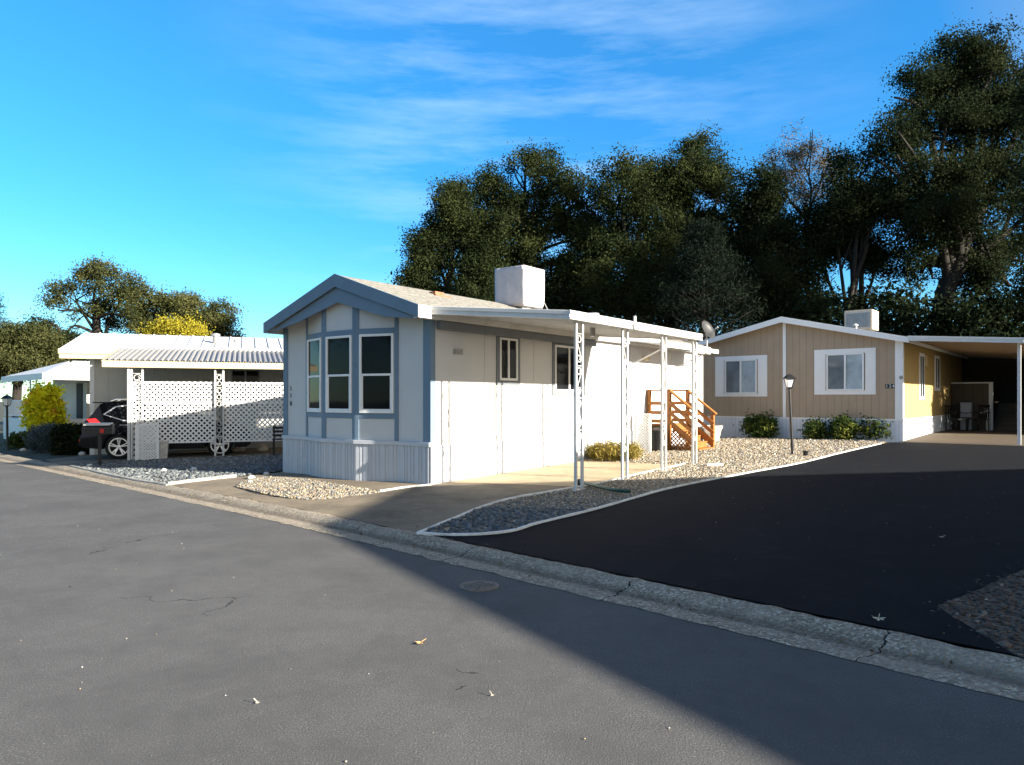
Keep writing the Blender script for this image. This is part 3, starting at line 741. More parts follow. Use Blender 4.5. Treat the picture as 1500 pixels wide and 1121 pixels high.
b = MB(); lattice(b, (dx+.02, YA-.03, gzl), (1, 0, 0), (0, 0, 1), (0, -1, 0), ex-dx-.1, .5, .075, .03)
b.build('lattice_skirt', M['wood'], ST)
b = MB(); lattice(b, (.1, YA-.03, gzl), (1, 0, 0), (0, 0, 1), (0, -1, 0), dx-.15, .52, .075, .03)
b.build('lattice_skirt', M['wood_dark'], ST)

# white lattice screen by the steps
p0 = G(921, 662); p1 = G(953, 666); lp = FM.w(-.02+.1, 7.45); 
LS = thing('lattice_screen', 'white lattice screen on the gravel between the dry bush and the redwood steps', 'screen', FM.w(.08, 7.3), FM.rz)
lw = FM.px(953, 640, 1, 7.3).x-.08; lz = FM.g(.4, 7.3); lh = FM.px(935, 606, 1, 7.3).z-lz
b = MB(); lattice(b, (0, 0, lz), (1, 0, 0), (0, 0, 1), (0, -1, 0), lw, lh, .05, .026); b.build('slats', M['white'], LS)
b = MB(); t = .035
b.box(-.01, t, -.03, .012, lz, lz+lh); b.box(lw-t, lw+.01, -.03, .012, lz, lz+lh); b.box(t, lw-t, -.03, .012, lz+lh-t, lz+lh); b.box(t, lw-t, -.03, .012, lz, lz+t); b.build('frame', M['white'], LS)
BN = thing('waste_bin', 'dark waste bin standing behind the lattice screen by the redwood steps', 'bin', FM.w(.42, 7.85, FM.g(.4, 7.8)), FM.rz)
MB().lathe([(.17, 0), (.21, .5), (.22, .52)], (0, 0, 0), 14).build('tub', M['black'], BN, smooth=True); MB().lathe([(.23, .52), (.23, .55), (.12, .60), (.02, .61)], (0, 0, 0), 14).build('lid', M['black'], BN, smooth=True)
pt = FM.w(1.0, 10.6, 0); pt = W(1044, 630, 21.2); pt.z = gz(pt.x, pt.y)
PT = thing('plant_pot', 'pale clay plant pot on the gravel behind the redwood steps', 'pot', pt)
MB().lathe([(.17, 0), (.255, .40), (.29, .41), (.29, .49), (.25, .49), (.22, .40), (.02, .38)], (0, 0, 0), 20).build('pot', M['pot'], PT, smooth=True)
MB().lathe([(.235, .38), (.2, .43), (.1, .445)], (0, 0, 0), 14).build('soil', M['soil'], PT, smooth=True)

# hose
h0 = FM.loc(G(848, 714)); hp = [G(849, 712), G(866, 717), G(885, 722), G(905, 726), G(924, 727)]
b = MB(); pts = smooth_poly([Vector((p.x, p.y, p.z+.075)) for p in hp], 5); b.tube(pts, .028, 8); hs = b.build('garden_hose', M['hose'], smooth='all'); tag(hs, 'thick dark green hose lying on the pebbles at the first carport post', 'hose')
e0 = pts[0]; MB().lathe([(.04, 0), (.045, .05), (.03, .10)], (e0.x, e0.y, e0.z-.06), 10).build('coupling', M['black'], hs, smooth=True)

# ------------------------------------------------------------------ lamp posts
def lantern_post(label, base, top, group, s=1.0):
    t = thing('lamp_post', label, 'lamp post', base, 0, group)
    d = top-base; h = d.z; lean = Vector((d.x/h, d.y/h, 0))
    at = lambda z: Vector((lean.x*z, lean.y*z, z))
    hl = .50*s; hp_ = h-hl
    b = MB(); b.tube([at(-.03), at(hp_*.5), at(hp_)], [.045*s, .042*s, .038*s], 10); b.lathe([(.07*s, 0), (.06*s, .06), (.045*s, .10)], (0, 0, 0), 12); b.build('pole', M['black'], t, smooth=True)
    c = at(hp_)
    b = MB(); b.lathe([(.05*s, 0), (.10*s, .02), (.105*s, .04)], c, 4, ph=pi/4)
    for k in range(4):
        a = pi/4+k*pi/2; p = c+Vector((cos(a)*.10*s, sin(a)*.10*s, .04)); q = c+Vector((cos(a)*.165*s, sin(a)*.165*s, .30*s)); b.tube([p, q], .009*s, 5)
    b.build('lantern_frame', M['black'], t)
    b = MB(); b.lathe([(.215*s, 0), (.22*s, .015), (.10*s, .12*s), (.03*s, .15*s), (.02*s, .20*s)], c+Vector((0, 0, .30*s)), 4, ph=pi/4); b.build('cap', M['black'], t)
    b = MB(); b.lathe([(.088*s, .045), (.152*s, .298*s)], c, 4, ph=pi/4); b.build('lantern_glass', M['lamp_glass'], t)
    return t
lb_ = G(1161, 667); lt_ = W(1155, 546, lb_.y)
lantern_post('black lamp post with white lantern leaning on the gravel before the tan home', lb_, lt_, 'black lantern lamp posts', .76)
lb2 = G(11, 659); lantern_post('black lamp post with white lantern by the white porch railing at far left', lb2, W(10, 577, lb2.y), 'black lantern lamp posts', .85)
sp = G(1180, 669); SPT = thing('spotlight', 'small black ground spotlight on the gravel beside the lamp post', 'spotlight', sp)
MB().lathe([(.045, 0), (.06, .10), (.066, .13), (.05, .13)], (0, 0, 0), 12).build('housing', M['black'], SPT, smooth=True)
MB().lathe([(.012, -.04), (.012, .02)], (0, 0, 0), 6).build('spike', M['black'], SPT)

# ------------------------------------------------------------------ tan home
T = thing('mobile_home', 'tan mobile home with white trim, shuttered windows and number 124', 'house', FT.o, FT.rz)
TR = FT.px(1152, 467, 1, -.25); tw = 6.75; TX = -3.33; TZ = 3.78; TS = (3.78-2.98)/3.42; TL = 11.5
tr_top = lambda x: TZ-TS*abs(x-TX)
ft = [(0, 0), (TX, 0), (-tw, 0), (-tw, TL), (TX, TL), (0, TL)]; k = len(ft)
SKT = .60
b = MB(); b.add([(x, y, SKT-.02) for x, y in ft]+[(x, y, tr_top(x)-.10) for x, y in ft], [(i, (i+1) % k, k+(i+1) % k, k+i) for i in range(k)]+[tuple(range(k))]); b.build('wall', M['tan'], T)
b = MB(); b.box(-tw-.02, .02, -.02, TL+.02, -.25, SKT); sk = b.build('skirting', M['tan_skirt'], T)
MB().box(-tw-.04, .035, -.035, 0, SKT-.005, SKT+.04).build('ledge', M['white'], sk); MB().box(0, .036, .001, TL, SKT-.006, SKT+.039).build('ledge', M['white'], sk)
b = MB()
for xe in (.2, -tw-.2):
    d = Vector((xe-TX, 0, tr_top(xe)-TZ)); L = d.length; d /= L; nn = Vector((0, 1, 0)).cross(d); nn = -nn if nn.z < 0 else nn
    b.obox((TX, 0, TZ), d, (0, 1, 0), nn, (0, L), (-.3, TL+.2), (-.08, 0))
b.build('roof', M['roof'], T)
b = MB(); lo = [(-tw-.2, tr_top(-tw-.2)+.012), (TX, TZ+.015), (.2, tr_top(.2)+.012), (.2, tr_top(.2)-.15), (TX, TZ-.165), (-tw-.2, tr_top(-tw-.2)-.15)]
b.prism(lo, (0, -.3, 0), (1, 0, 0), (0, 0, 1), (0, -1, 0), 0, .03); b.box(.2, .225, -.33, TL+.2, tr_top(.2)-.15, tr_top(.2)+.011); b.build('fascia', M['white'], T, bevel=.004)
MB().box(TX-.05, TX+.05, -.02, .0, SKT+.04, TZ-.13).build('centre_trim', M['white'], T, bevel=.003); MB().box(-.19, .02, -.021, .12, SKT+.042, 2.95).build('corner_trim', M['white'], T, bevel=.003)
for (u0, v0, u1, v1, a0, c0_, a1, c1_, nm) in ((1062, 528, 1109, 577, 1048, 523, 1124, 581, 'left white shuttered slider window'), (1211, 519, 1266, 572, 1193, 513, 1283, 578, 'right white shuttered slider window')):
    p = FT.px(u0, v0, 1, 0); q = FT.px(u1, v1, 1, 0)
    w = window(T, (p.x, 0, q.z), (1, 0, 0), (0, -1, 0), q.x-p.x, p.z-q.z, 'slider', pane_m=M['glass_blue'], pane2=M['glass_pale'], proud=.045, label=nm)
    A = FT.px(a0, c0_, 1, 0); B = FT.px(a1, c1_, 1, 0)
    for x0, x1 in ((A.x, p.x-.03), (q.x+.03, B.x)):
        bb = MB(); bb.box(x0, x1, -.018, .01, B.z, A.z)
        for i in range(9):
            z = B.z+.06+(A.z-B.z-.12)*i/9; bb.box(x0+.04, x1-.04, -.0215, -.017, z+.012, z+(A.z-B.z-.12)/9)
        bb.build('shutter', M['white'], w)
    MB().box(p.x-.03, q.x+.03, -.0175, .01, B.z, q.z-.001).build('sill', M['white'], w); MB().box(p.x-.03, q.x+.03, -.0175, .01, p.z+.001, A.z).build('head_trim', M['white'], w)
np_ = FT.px(1304, 566, 1, 0); pl = MB()
for i in (-1, 0, 1): pl.box(np_.x+i*.085-.04, np_.x+i*.085+.04, -.015, .005, np_.z-.06, np_.z+.06)
plo = pl.build('number_plaque', M['plaque'], T)
for i, ch in enumerate('124'): text_part('digit', ch, .13, M['white'], plo, (np_.x+(i-1)*.085, -.017, np_.z), (1, 0, 0), (0, 0, 1), .003)
MB().lathe([(.05, 0), (.05, .03), (.03, .06)], FT.px(1320, 553, 1, -.02), 10, (1, 0, 0), (0, 0, 1), (0, -1, 0)).build('door_bell_light', M['grey'], T)
# side wall under the carport
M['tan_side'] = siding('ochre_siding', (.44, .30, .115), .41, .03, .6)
MB().box(-.01, .012, .125, TL-.02, SKT+.045, 2.86).build('side_panel', M['tan_side'], T)
a = FT.px(1353, 517, 0, 0); MB().box(-.01, .03, a.y-.0, a.y+.5, 2.28, 2.62).build('vent', M['cream'], T)
window(T, (.012, 2.35, 1.25), (0, 1, 0), (1, 0, 0), .72, 1.35, 'slider', trim=M['white'], trim_w=.06)
window(T, (.012, 5.0, 1.55), (0, 1, 0), (1, 0, 0), .9, 1.1, 'slider', trim=M['white'], trim_w=.06)
# roof cooler and small flue
yc = 2.4; xc = FT.px(1262, 470, 1, yc).x; cw = FT.w(xc, yc)
C2 = thing('rooftop_cooler', 'beige metal box cooler with louvred front on the tan home roof', 'cooler', (cw.x, cw.y, FT.o.z+tr_top(xc)), FT.rz)
zt = FT.px(1262, 454, 1, yc-.4).z-tr_top(xc); s = .42
MB().box(-s, s, -s, s, .06, zt).build('cabinet', M['pot'], C2, bevel=.02)
b = MB(); b.box(-s+.06, s-.06, -s-.012, -s+.01, .14, zt-.1)
for i in range(7): b.box(-s+.09+i*.1, -s+.13+i*.1, -s-.024, -s-.01, .16, zt-.12)
b.build('louvre', M['grey'], C2); MB().box(-.3, .3, -.3, .3, -.3, .06).build('stand', M['grey'], C2)
fl = FT.w(FT.px(1253, 480, 1, .6).x, .6); xf = FT.px(1253, 480, 1, .6).x
VF = thing('roof_flue', 'small metal flue pipe on the tan home roof before its cooler', 'flue', (fl.x, fl.y, FT.o.z+tr_top(xf)))
MB().lathe([(.05, -.1), (.05, .12)], (0, 0, 0), 12).build('pipe', M['grey'], VF, smooth=True); MB().lathe([(.08, .12), (.08, .15), (.02, .19)], (0, 0, 0), 12).build('cap', M['white_metal'], VF, smooth=True)
# carport of the tan home
K = thing('carport', 'white flat roofed carport attached to the side of the tan home', 'carport', FT.o, FT.rz)
kx, kz0, kz1 = 2.82, 2.99, 2.78
kz = lambda x: kz0+(kz1-kz0)*x/kx
b = MB(); M['tan_metal'] = mat('brown_metal_ceiling', (.26, .20, .14), .6, var=.08, bs=.05)
b.add([(.23, -.33, kz(.23)), (kx, -.33, kz(kx)), (kx, 11, kz(kx)), (.23, 11, kz(.23)), (.23, -.33, kz(.23)-.05), (kx, -.33, kz(kx)-.05), (kx, 11, kz(kx)-.05), (.23, 11, kz(.23)-.05)], [(0, 1, 2, 3), (7, 6, 5, 4), (0, 4, 5, 1), (1, 5, 6, 2), (2, 6, 7, 3), (3, 7, 4, 0)])
y = .1
while y < 10.9: b.obox((.25, y, kz(.25)-.05), (kx-.25, 0, kz(kx)-kz(.25)), (0, 1, 0), Z3, (0, 1), (-.012, .012), (-.03, .002)); y += .2
b.build('roof', M['tan_metal'], K)
b = MB(); gut((.23, -.33, kz(.23)), (kx, -.33, kz(kx)), (0, -1, 0)); gut((kx, -.35, kz(kx)), (kx, 11, kz(kx)), (1, 0, 0)); b.build('fascia', M['white_metal'], K, bevel=.004)
for yy in (0, 5.4, 10.6):
    xx = FT.px(1493, 600, 1, 0).x
    MB().box(xx-.04, xx+.04, yy-.04, yy+.04, FT.g(xx, yy), kz(xx)-.05).build('post', M['white_metal'], K, bevel=.004)
# deck and steps at the back of that carport
D2 = thing('porch_deck', 'shaded tan porch deck with panelled railing and wide steps in the tan carport', 'porch', FT.w(0, 0), FT.rz)
gd = FT.g(1.5, 8.2)
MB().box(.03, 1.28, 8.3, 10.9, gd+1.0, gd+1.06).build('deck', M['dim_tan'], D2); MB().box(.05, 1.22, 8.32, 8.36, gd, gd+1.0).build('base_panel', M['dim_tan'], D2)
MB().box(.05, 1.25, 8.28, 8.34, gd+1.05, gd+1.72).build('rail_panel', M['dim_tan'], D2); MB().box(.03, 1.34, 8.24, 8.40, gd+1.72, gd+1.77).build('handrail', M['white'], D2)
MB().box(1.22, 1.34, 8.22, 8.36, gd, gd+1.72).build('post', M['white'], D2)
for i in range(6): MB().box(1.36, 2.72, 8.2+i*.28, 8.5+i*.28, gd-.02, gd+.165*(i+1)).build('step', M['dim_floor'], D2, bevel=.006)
SH = thing('storage_shed', 'dark storage shed closing the back of the tan carport', 'shed', FT.w(0, 0), FT.rz)
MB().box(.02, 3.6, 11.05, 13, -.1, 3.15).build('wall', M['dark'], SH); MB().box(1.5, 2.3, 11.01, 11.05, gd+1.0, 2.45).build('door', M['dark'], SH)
# garden chairs and odds and ends in the shade
def garden_chair(label, x, y, rz):
    t = thing('garden_chair', label, 'chair', FT.w(x, y, FT.g(x, y)+.02), FT.rz+rz, 'dark garden chairs in the tan carport')
    MB().box(-.24, .24, -.24, .24, .40, .435).build('seat', M['black'], t)
    b = MB()
    for i in range(5): b.box(-.22+.1*i, -.18+.1*i, .22, .245, .45, .88)
    b.box(-.24, .24, .215, .25, .86, .92); b.build('backrest', M['black'], t)
    for sx in (-1, 1):
        for sy in (-1, 1): MB().bar((sx*.22, sy*.22, 0), (sx*.21, sy*.21, .41), .03).build('leg', M['black'], t)
        MB().bar((sx*.25, -.22, .63), (sx*.25, .23, .65), .04, .03).build('armrest', M['black'], t)
    return t
garden_chair('dark garden chair against the tan wall, left of the small table', .42, 6.6, .9)
garden_chair('dark garden chair before the tan deck, right of the small table', 1.0, 7.3, -.7)
TB = thing('side_table', 'small dark table between the two chairs in the tan carport', 'table', FT.w(.72, 7.4, FT.g(.7, 7.4)+.02), FT.rz)
MB().lathe([(.25, .44), (.25, .47)], (0, 0, 0), 18).build('tabletop', M['black'], TB)
for k in range(3): MB().bar((.18*cos(k*2.1), .18*sin(k*2.1), 0), (.1*cos(k*2.1), .1*sin(k*2.1), .44), .025).build('leg', M['black'], TB)
ub = FT.w(.55, 8.0, FT.g(.5, 8)); UB = thing('storage_box', 'upright grey storage box against the tan deck panel', 'box', ub, FT.rz)
MB().box(-.17, .17, -.14, .14, .0, .98).build('cabinet', M['skirt'], UB, bevel=.01); MB().box(-.18, .18, -.15, .15, .985, 1.02).build('lid', M['skirt'], UB, bevel=.01)
cb = FT.w(1.26, 7.7, FT.g(1.2, 7.7)+.02); CB = thing('gas_cylinder', 'slim pale cylinder standing right of the dark chairs', 'cylinder', cb)
MB().lathe([(.07, 0), (.075, .04), (.075, .62), (.05, .70), (.03, .72)], (0, 0, 0), 14).build('tank', M['stone'], CB, smooth=True); MB().lathe([(.025, .72), (.035, .76), (.03, .79)], (0, 0, 0), 10).build('valve', M['grey'], CB)

# ------------------------------------------------------------------ home on the left with corrugated carport
L = thing('mobile_home', 'cream mobile home with white metal roof behind the lattice carport', 'house', FL.o, FL.rz)
LY0, LY1, LX0, LX1, LRX = -1.45, 13, -3.0, -9.4, -6.2
lt = lambda x: 3.74-.215*abs(x-LRX)
pts = [(LX0, LY0), (LRX, LY0), (LX1, LY0), (LX1, LY1), (LRX, LY1), (LX0, LY1)]; k = 6
b = MB(); b.add([(x, y, -.3) for x, y in pts]+[(x, y, lt(x)-.1) for x, y in pts], [(i, (i+1) % k, k+(i+1) % k, k+i) for i in range(k)]+[tuple(range(k))]); b.build('wall', M['cream_wall'], L)
b = MB()
for xe in (-2.6, -9.8):
    d = Vector((xe-LRX, 0, lt(xe)-3.74)); ln = d.length; d /= ln; nn = Vector((0, 1, 0)).cross(d); nn = -nn if nn.z < 0 else nn
    b.obox((LRX, 0, 3.74), d, (0, 1, 0), nn, (0, ln), (-2.15, LY1), (-.05, 0))
    y = -2.15
    while y < LY1: b.obox((LRX, 0, 3.74), d, (0, 1, 0), nn, (0, ln), (y, y+.03), (0, .03)); y += .4
b.build('roof', M['white_metal'], L)
b = MB(); b.box(-2.6, -2.57, -2.17, LY1, lt(-2.6)-.11, lt(-2.6)+.03); b.box(-2.66, -2.6, -2.15, LY1, lt(-2.6)-.24, lt(-2.6)-.11); b.build('fascia', M['cream'], L)
b = MB(); b.box(LX0-.02, LX0+.02, LY0-.02, LY0+.10, -.1, 2.86); b.build('trim', M['white'], L)
b = MB(); b.prism([(LX0, 2.62), (LRX, 3.45), (LX1, 2.62), (LX1, lt(LX1)-.06), (LRX, 3.68), (LX0, lt(LX0)-.06)], (0, LY0-.5, 0), (1, 0, 0), (0, 0, 1), (0, -1, 0), 0, .03); b.build('gable_board', M['cream'], L)
a = FL.px(338, 541, 0, LX0); c = FL.px(381, 558, 0, LX0)
window(L, (LX0, a.y, 1.35), (0, 1, 0), (1, 0, 0), c.y-a.y, a.z-1.35, 'slider', frame_m=M['grey'])
fp = FL.px(316, 497, 0, -4.6); b = MB(); b.lathe([(.10, -.2), (.10, .22), (.14, .23), (.14, .30), (.05, .33)], (-4.6, fp.y, lt(-4.6)), 14); b.build('flue', M['grey'], L, smooth=True)
MB().lathe([(.07, -.2), (.07, .08), (.02, .1)], (-4.9, fp.y+.62, lt(-4.9)), 12).build('vent_cap', M['grey'], L)

A = thing('carport', 'corrugated metal carport with lattice panels in front of the cream home', 'carport', FL.o, FL.rz)
ax0, ax1, az0, az1 = -2.58, .16, 3.02, 2.54; ay0, ay1 = -.62, 8.0
b = MB(); vs = []; y = ay0; prof = []
while y < ay1:
    prof += [(y, 0), (y+.055, 0), (y+.070, .06), (y+.112, .06)]; y += .135
for (yy, zz) in prof:
    for x, z in ((ax0, az0), (ax1, az1)): vs.append((x, yy, z+zz))
fs = [(2*i, 2*i+1, 2*i+3, 2*i+2) for i in range(len(prof)-1)]; b.add(vs, fs); o = b.build('roof', M['corrug'], A)
md = o.modifiers.new('s', 'SOLIDIFY'); md.thickness = .006
b = MB(); b.box(ax1+.005, ax1+.035, ay0-.02, ay1, az1-.15, az1+.01); b.obox((ax0, ay0-.005, az0), (ax1-ax0, 0, az1-az0), (0, 1, 0), Z3, (0, 1), (-.03, 0), (-.12, .02)); b.build('fascia', M['cream'], A)
MB().box(ax0-.03, ax0, ay0, ay1, az0-.06, az0+.10).build('flashing', M['white_metal'], A)
for yy, gp in ((.13, .25), (2.08, .2), (4.4, .2)): trellis_post(A, .05, yy, az1-.04, FL.g(.05, yy), gp, .045, nscroll=5)
MB().box(.0, .09, -.09, -.03, FL.g(0, 0), az1-.05).build('post', M['white_metal'], A)
zl0, zl1, zm = .43, 2.03, 1.46
for y0, y1 in ((.28, 1.96), (2.2, 4.28), (4.5, 7)):
    b = MB(); lattice(b, (-.03, y0, zl0), (0, 1, 0), (0, 0, 1), (1, 0, 0), y1-y0, zm-zl0, .095, .042)
    lattice(b, (-.03, y0, zm+.03), (0, 1, 0), (0, 0, 1), (1, 0, 0), y1-y0, zl1-zm-.03, .095, .042)
    for z in (zl0, zl1-.04): b.box(-.035, -.005, y0, y1, z, z+.04)
    b.box(-.035, -.008, y0, y1, zm-.005, zm+.03); b.build('lattice_panel', M['white'], A)
b = MB(); lattice(b, (-.03, .0, FL.g(0, 0)+.0), (0, 1, 0), (0, 0, 1), (1, 0, 0), .26, zl1, .095, .042); b.build('lattice_panel', M['white'], A)
# low lattice gate leaning before the post
q = FL.px(198, 648, 0, .2); q2 = FL.px(233, 648, 0, .2); zt_ = FL.px(215, 621, 0, .2).z; gg = FL.g(.2, .2)
GA = thing('lattice_gate', 'low white lattice gate standing before the first carport post', 'gate', FL.w(.2, q.y), FL.rz)
w_ = q2.y-q.y
b = MB(); lattice(b, (0, .1, gg+.02), (0, 1, 0), (0, 0, 1), (1, 0, 0), w_-.14, zt_-gg-.06, .05, .027); b.build('slats', M['white'], GA)
b = MB(); b.box(-.03, .03, 0, .1, gg, zt_-.03); b.box(-.02, .025, w_-.05, w_, gg, zt_+.02); b.obox((0, .1, zt_-.06), (0, w_-.15, .03), (1, 0, 0), Z3, (0, 1), (-.02, .025), (0, .05)); b.build('frame', M['white'], GA)
pp = FL.w(-.15, FL.px(238, 660, 0, -.15).y); pp.z = gz(pp.x, pp.y)
PL = thing('planter', 'pale square planter behind the low lattice gate', 'planter', pp, FL.rz)
MB().lathe([(.16, 0), (.21, .42), (.23, .43), (.23, .47), (.19, .47), (.18, .40), (.02, .38)], (0, 0, 0), 4, ph=pi/4).build('tub', M['stone'], PL)

# ------------------------------------------------------------------ suv
nx_ = -.66; ya_, yb_ = FL.px(174, 660, 0, nx_).y, FL.px(322, 660, 0, nx_).y; S = (yb_-ya_)/2.70
cw_ = FL.w(nx_-.90*S, ya_); cw_.z = gz(cw_.x, cw_.y)+.005
V = thing('suv', 'dark blue suv parked under the lattice carport, its tail sticking out', 'car', cw_, FL.rz); V.scale = (S, S, S)
prof = [(-.93, .36), (-.97, .50), (-.98, .66), (-.93, .74), (-.93, .95), (-.84, 1.10), (-.62, 1.42), (-.50, 1.60), (-.30, 1.665), (.4, 1.70), (1.0, 1.69), (1.45, 1.62), (2.30, 1.12), (2.5, 1.05), (3.2, .95), (3.52, .80), (3.6, .60), (3.58, .38), (3.45, .28)]
def arch(cy, r=.41, n=9): return [(cy+r*cos(a), max(.28, .36+r*sin(a))) for a in [pi*i/n for i in range(n+1)]]
under = [(q_[0], q_[1]) for q_ in arch(2.7)]+[(q_[0], q_[1]) for q_ in arch(0)]
under = [(3.11, .28)]+under[:10]+[(2.29, .26), (.41, .26)]+under[10:]+[(-.41, .30)]
loop = prof+under
hwid = lambda z: .92-max(0, z-1.0)*.40
vs = [(-hwid(z), y, z) for y, z in loop]+[(hwid(z), y, z) for y, z in loop]; k = len(loop)
bm = bmesh.new(); bv = [bm.verts.new(v) for v in vs]
for i in range(k): bm.faces.new((bv[i], bv[(i+1) % k], bv[k+(i+1) % k], bv[k+i]))
# split caps at the belt line z = 1.0
for off in (0, k):
    up = [i for i in range(k) if loop[i][1] >= 1.0]
    a0, a1 = up[0], up[-1]
    bm.faces.new([bv[off+i] for i in range(a0, a1+1)])
    bm.faces.new([bv[off+i] for i in list(range(a1, k))+list(range(0, a0+1))])
bmesh.ops.recalc_face_normals(bm, faces=bm.faces); me = bpy.data.meshes.new('body'); bm.to_mesh(me); bm.free()
link('body', me, M['car'], V, bevel=.045, smooth=True)
def side_panel(poly, out, th, m, name, parent=V):
    b = MB(); kk = len(poly)
    b.add([(hwid(z)+out, y, z) for y, z in poly]+[(hwid(z)+out-th, y, z) for y, z in poly], [tuple(range(kk)), tuple(reversed(range(kk, 2*kk)))]+[(i, (i+1) % kk, kk+(i+1) % kk, kk+i) for i in range(kk)])
    return b.build(name, m, parent)
win = [(-.36, 1.30), (-.10, 1.50), (.5, 1.585), (1.2, 1.57), (2.05, 1.14), (.6, 1.12), (.1, 1.14)]
side_panel([(-.42, 1.30), (-.12, 1.53), (.5, 1.615), (1.22, 1.60), (2.14, 1.11), (.6, 1.09), (.1, 1.11)], .006, .03, M['alloy'], 'window_trim')
wq = side_panel(win, .011, .03, M['glass'], 'side_window')
side_panel([(.52, 1.60), (.60, 1.60), (.62, 1.10), (.54, 1.10)], .014, .03, M['car'], 'pillar')
MB().add([(-.60, -.80, 1.12), (.60, -.80, 1.12), (.52, -.55, 1.50), (-.52, -.55, 1.50), (-.60, -.835, 1.13), (.60, -.835, 1.13), (.52, -.60, 1.50), (-.52, -.60, 1.50)], [(0, 1, 2, 3), (4, 7, 6, 5), (0, 4, 5, 1), (1, 5, 6, 2), (2, 6, 7, 3), (3, 7, 4, 0)]).build('rear_window', M['glass'], V)
for sx in (1, -1):
    MB().add([(sx*.93, -.70, 1.02), (sx*.93, -.44, 1.05), (sx*.90, -.58, 1.19), (sx*.90, -.82, 1.17), (sx*.55, -.95, 1.0), (sx*.55, -.88, 1.16)], [(0, 1, 2, 3), (0, 3, 5, 4), (0, 4, 1), (2, 5, 3), (1, 4, 5, 2)]).build('tail_light', M['red'], V, bevel=.01)
    MB().box(min(sx*.5, sx*.9), max(sx*.5, sx*.9), -1.0, -.90, .52, .60).build('reflector', M['red'], V, bevel=.01)
    b = MB(); b.tube([(sx*.60, -.25, 1.68), (sx*.60, -.1, 1.735), (sx*.60, 1.0, 1.745), (sx*.60, 1.2, 1.69)], .02, 6); b.build('roof_rail', M['chrome'], V, smooth=True)
    MB().box(min(sx*.95, sx*1.1), max(sx*.95, sx*1.1), 1.72, 1.88, 1.12, 1.26).build('mirror', M['car'], V, bevel=.03)
MB().box(-.60, .60, -.72, -.42, 1.625, 1.655).build('spoiler', M['car'], V, bevel=.012)
MB().box(-.90, .90, -1.0, -.85, .40, .50).build('bumper', M['rubber'], V, bevel=.02)
MB().box(-.25, .25, -.965, -.93, .78, .90).build('number_plate', M['white'], V)
for yy in (.02, .98): MB().box(.925, .955, yy+.0, yy+.2, .97, 1.0).build('door_handle', M['chrome'], V, bevel=.006)
b = MB(); b.box(.905, .935, .42, 2.28, .30, .42); b.build('sill', M['rubber'], V, bevel=.01)
for cyy in (0, 2.7):
    for sx in (1, -1):
        t = MB(); ctr = (sx*.80, cyy, .36); n_ = (sx, 0, 0); e1 = (0, 1, 0); e2 = (0, 0, 1)
        t.lathe([(.23, -.09), (.33, -.11), (.36, -.07), (.36, .07), (.33, .115), (.25, .115), (.24, .06)], ctr, 28, e1, e2, n_); wh = t.build('wheel', M['rubber'], V, smooth=True)
        r = MB(); nn_ = 28; prof_r = [(.258, .09), (.264, .118), (.236, .118), (.232, .06)]; vs_ = []
        for rr_, zz_ in prof_r:
            for q_ in range(nn_): vs_.append(Vector(ctr)+Vector(n_)*zz_+Vector(e1)*(rr_*cos(2*pi*q_/nn_))+Vector(e2)*(rr_*sin(2*pi*q_/nn_)))
        r.add(vs_, [(i_*nn_+q_, i_*nn_+(q_+1) % nn_, (i_+1)*nn_+(q_+1) % nn_, (i_+1)*nn_+q_) for i_ in range(3) for q_ in range(nn_)])
        for s5 in range(5):
            for dl in (-.17, .17):
                a_ = s5*2*pi/5+.3; d_ = Vector((0, cos(a_+dl*.9), sin(a_+dl*.9))); d0_ = Vector((0, cos(a_+dl*.5), sin(a_+dl*.5)))
                r.bar(Vector(ctr)+Vector(n_)*.098+d0_*.05, Vector(ctr)+Vector(n_)*.112+d_*.245, .034, .02, up=n_)
        r.lathe([(.06, .09), (.055, .125), (.02, .13)], ctr, 16, e1, e2, n_); r.build('rim', M['alloy'], wh)
        MB().lathe([(.232, .052), (.02, .052)], ctr, 28, e1, e2, n_).build('brake_disc', M['rubber'], wh)

# mailbox
mb_ = G(146, 682); MBX = thing('mailbox', 'black roadside mailbox with pale lid and red flag on a dark post', 'mailbox', mb_, FL.rz-.12)
sc_ = mb_.y/1040
hm = (682-636)*sc_; MB().box(-.035, .035, -.03, .03, -.05, hm).build('post', M['black'], MBX)
b = MB(); n = 10; hwm, lm = .12, .30
pf = [(-hwm, 0), (hwm, 0), (hwm, .13)]+[(hwm*cos(a), .13+.11*sin(a)) for a in [pi*i/n for i in range(1, n)]]+[(-hwm, .13)]
b.prism(pf, (0, -lm, hm), (1, 0, 0), (0, 0, 1), (0, 1, 0), 0, 2*lm); b.build('box', M['black'], MBX, bevel=.006)
MB().add([(-.125, -lm-.02, hm+.235), (.125, -lm-.02, hm+.205), (.125, lm-.04, hm+.205), (-.125, lm-.04, hm+.235), (-.125, -lm-.02, hm+.27), (.125, -lm-.02, hm+.24), (.125, lm-.04, hm+.24), (-.125, lm-.04, hm+.27)], [(0, 3, 2, 1), (4, 5, 6, 7), (0, 1, 5, 4), (1, 2, 6, 5), (2, 3, 7, 6), (3, 0, 4, 7)]).build('lid', M['stone'], MBX, bevel=.01)
MB().box(.125, .14, .04, .13, hm+.03, hm+.13).build('flag', M['red'], MBX)

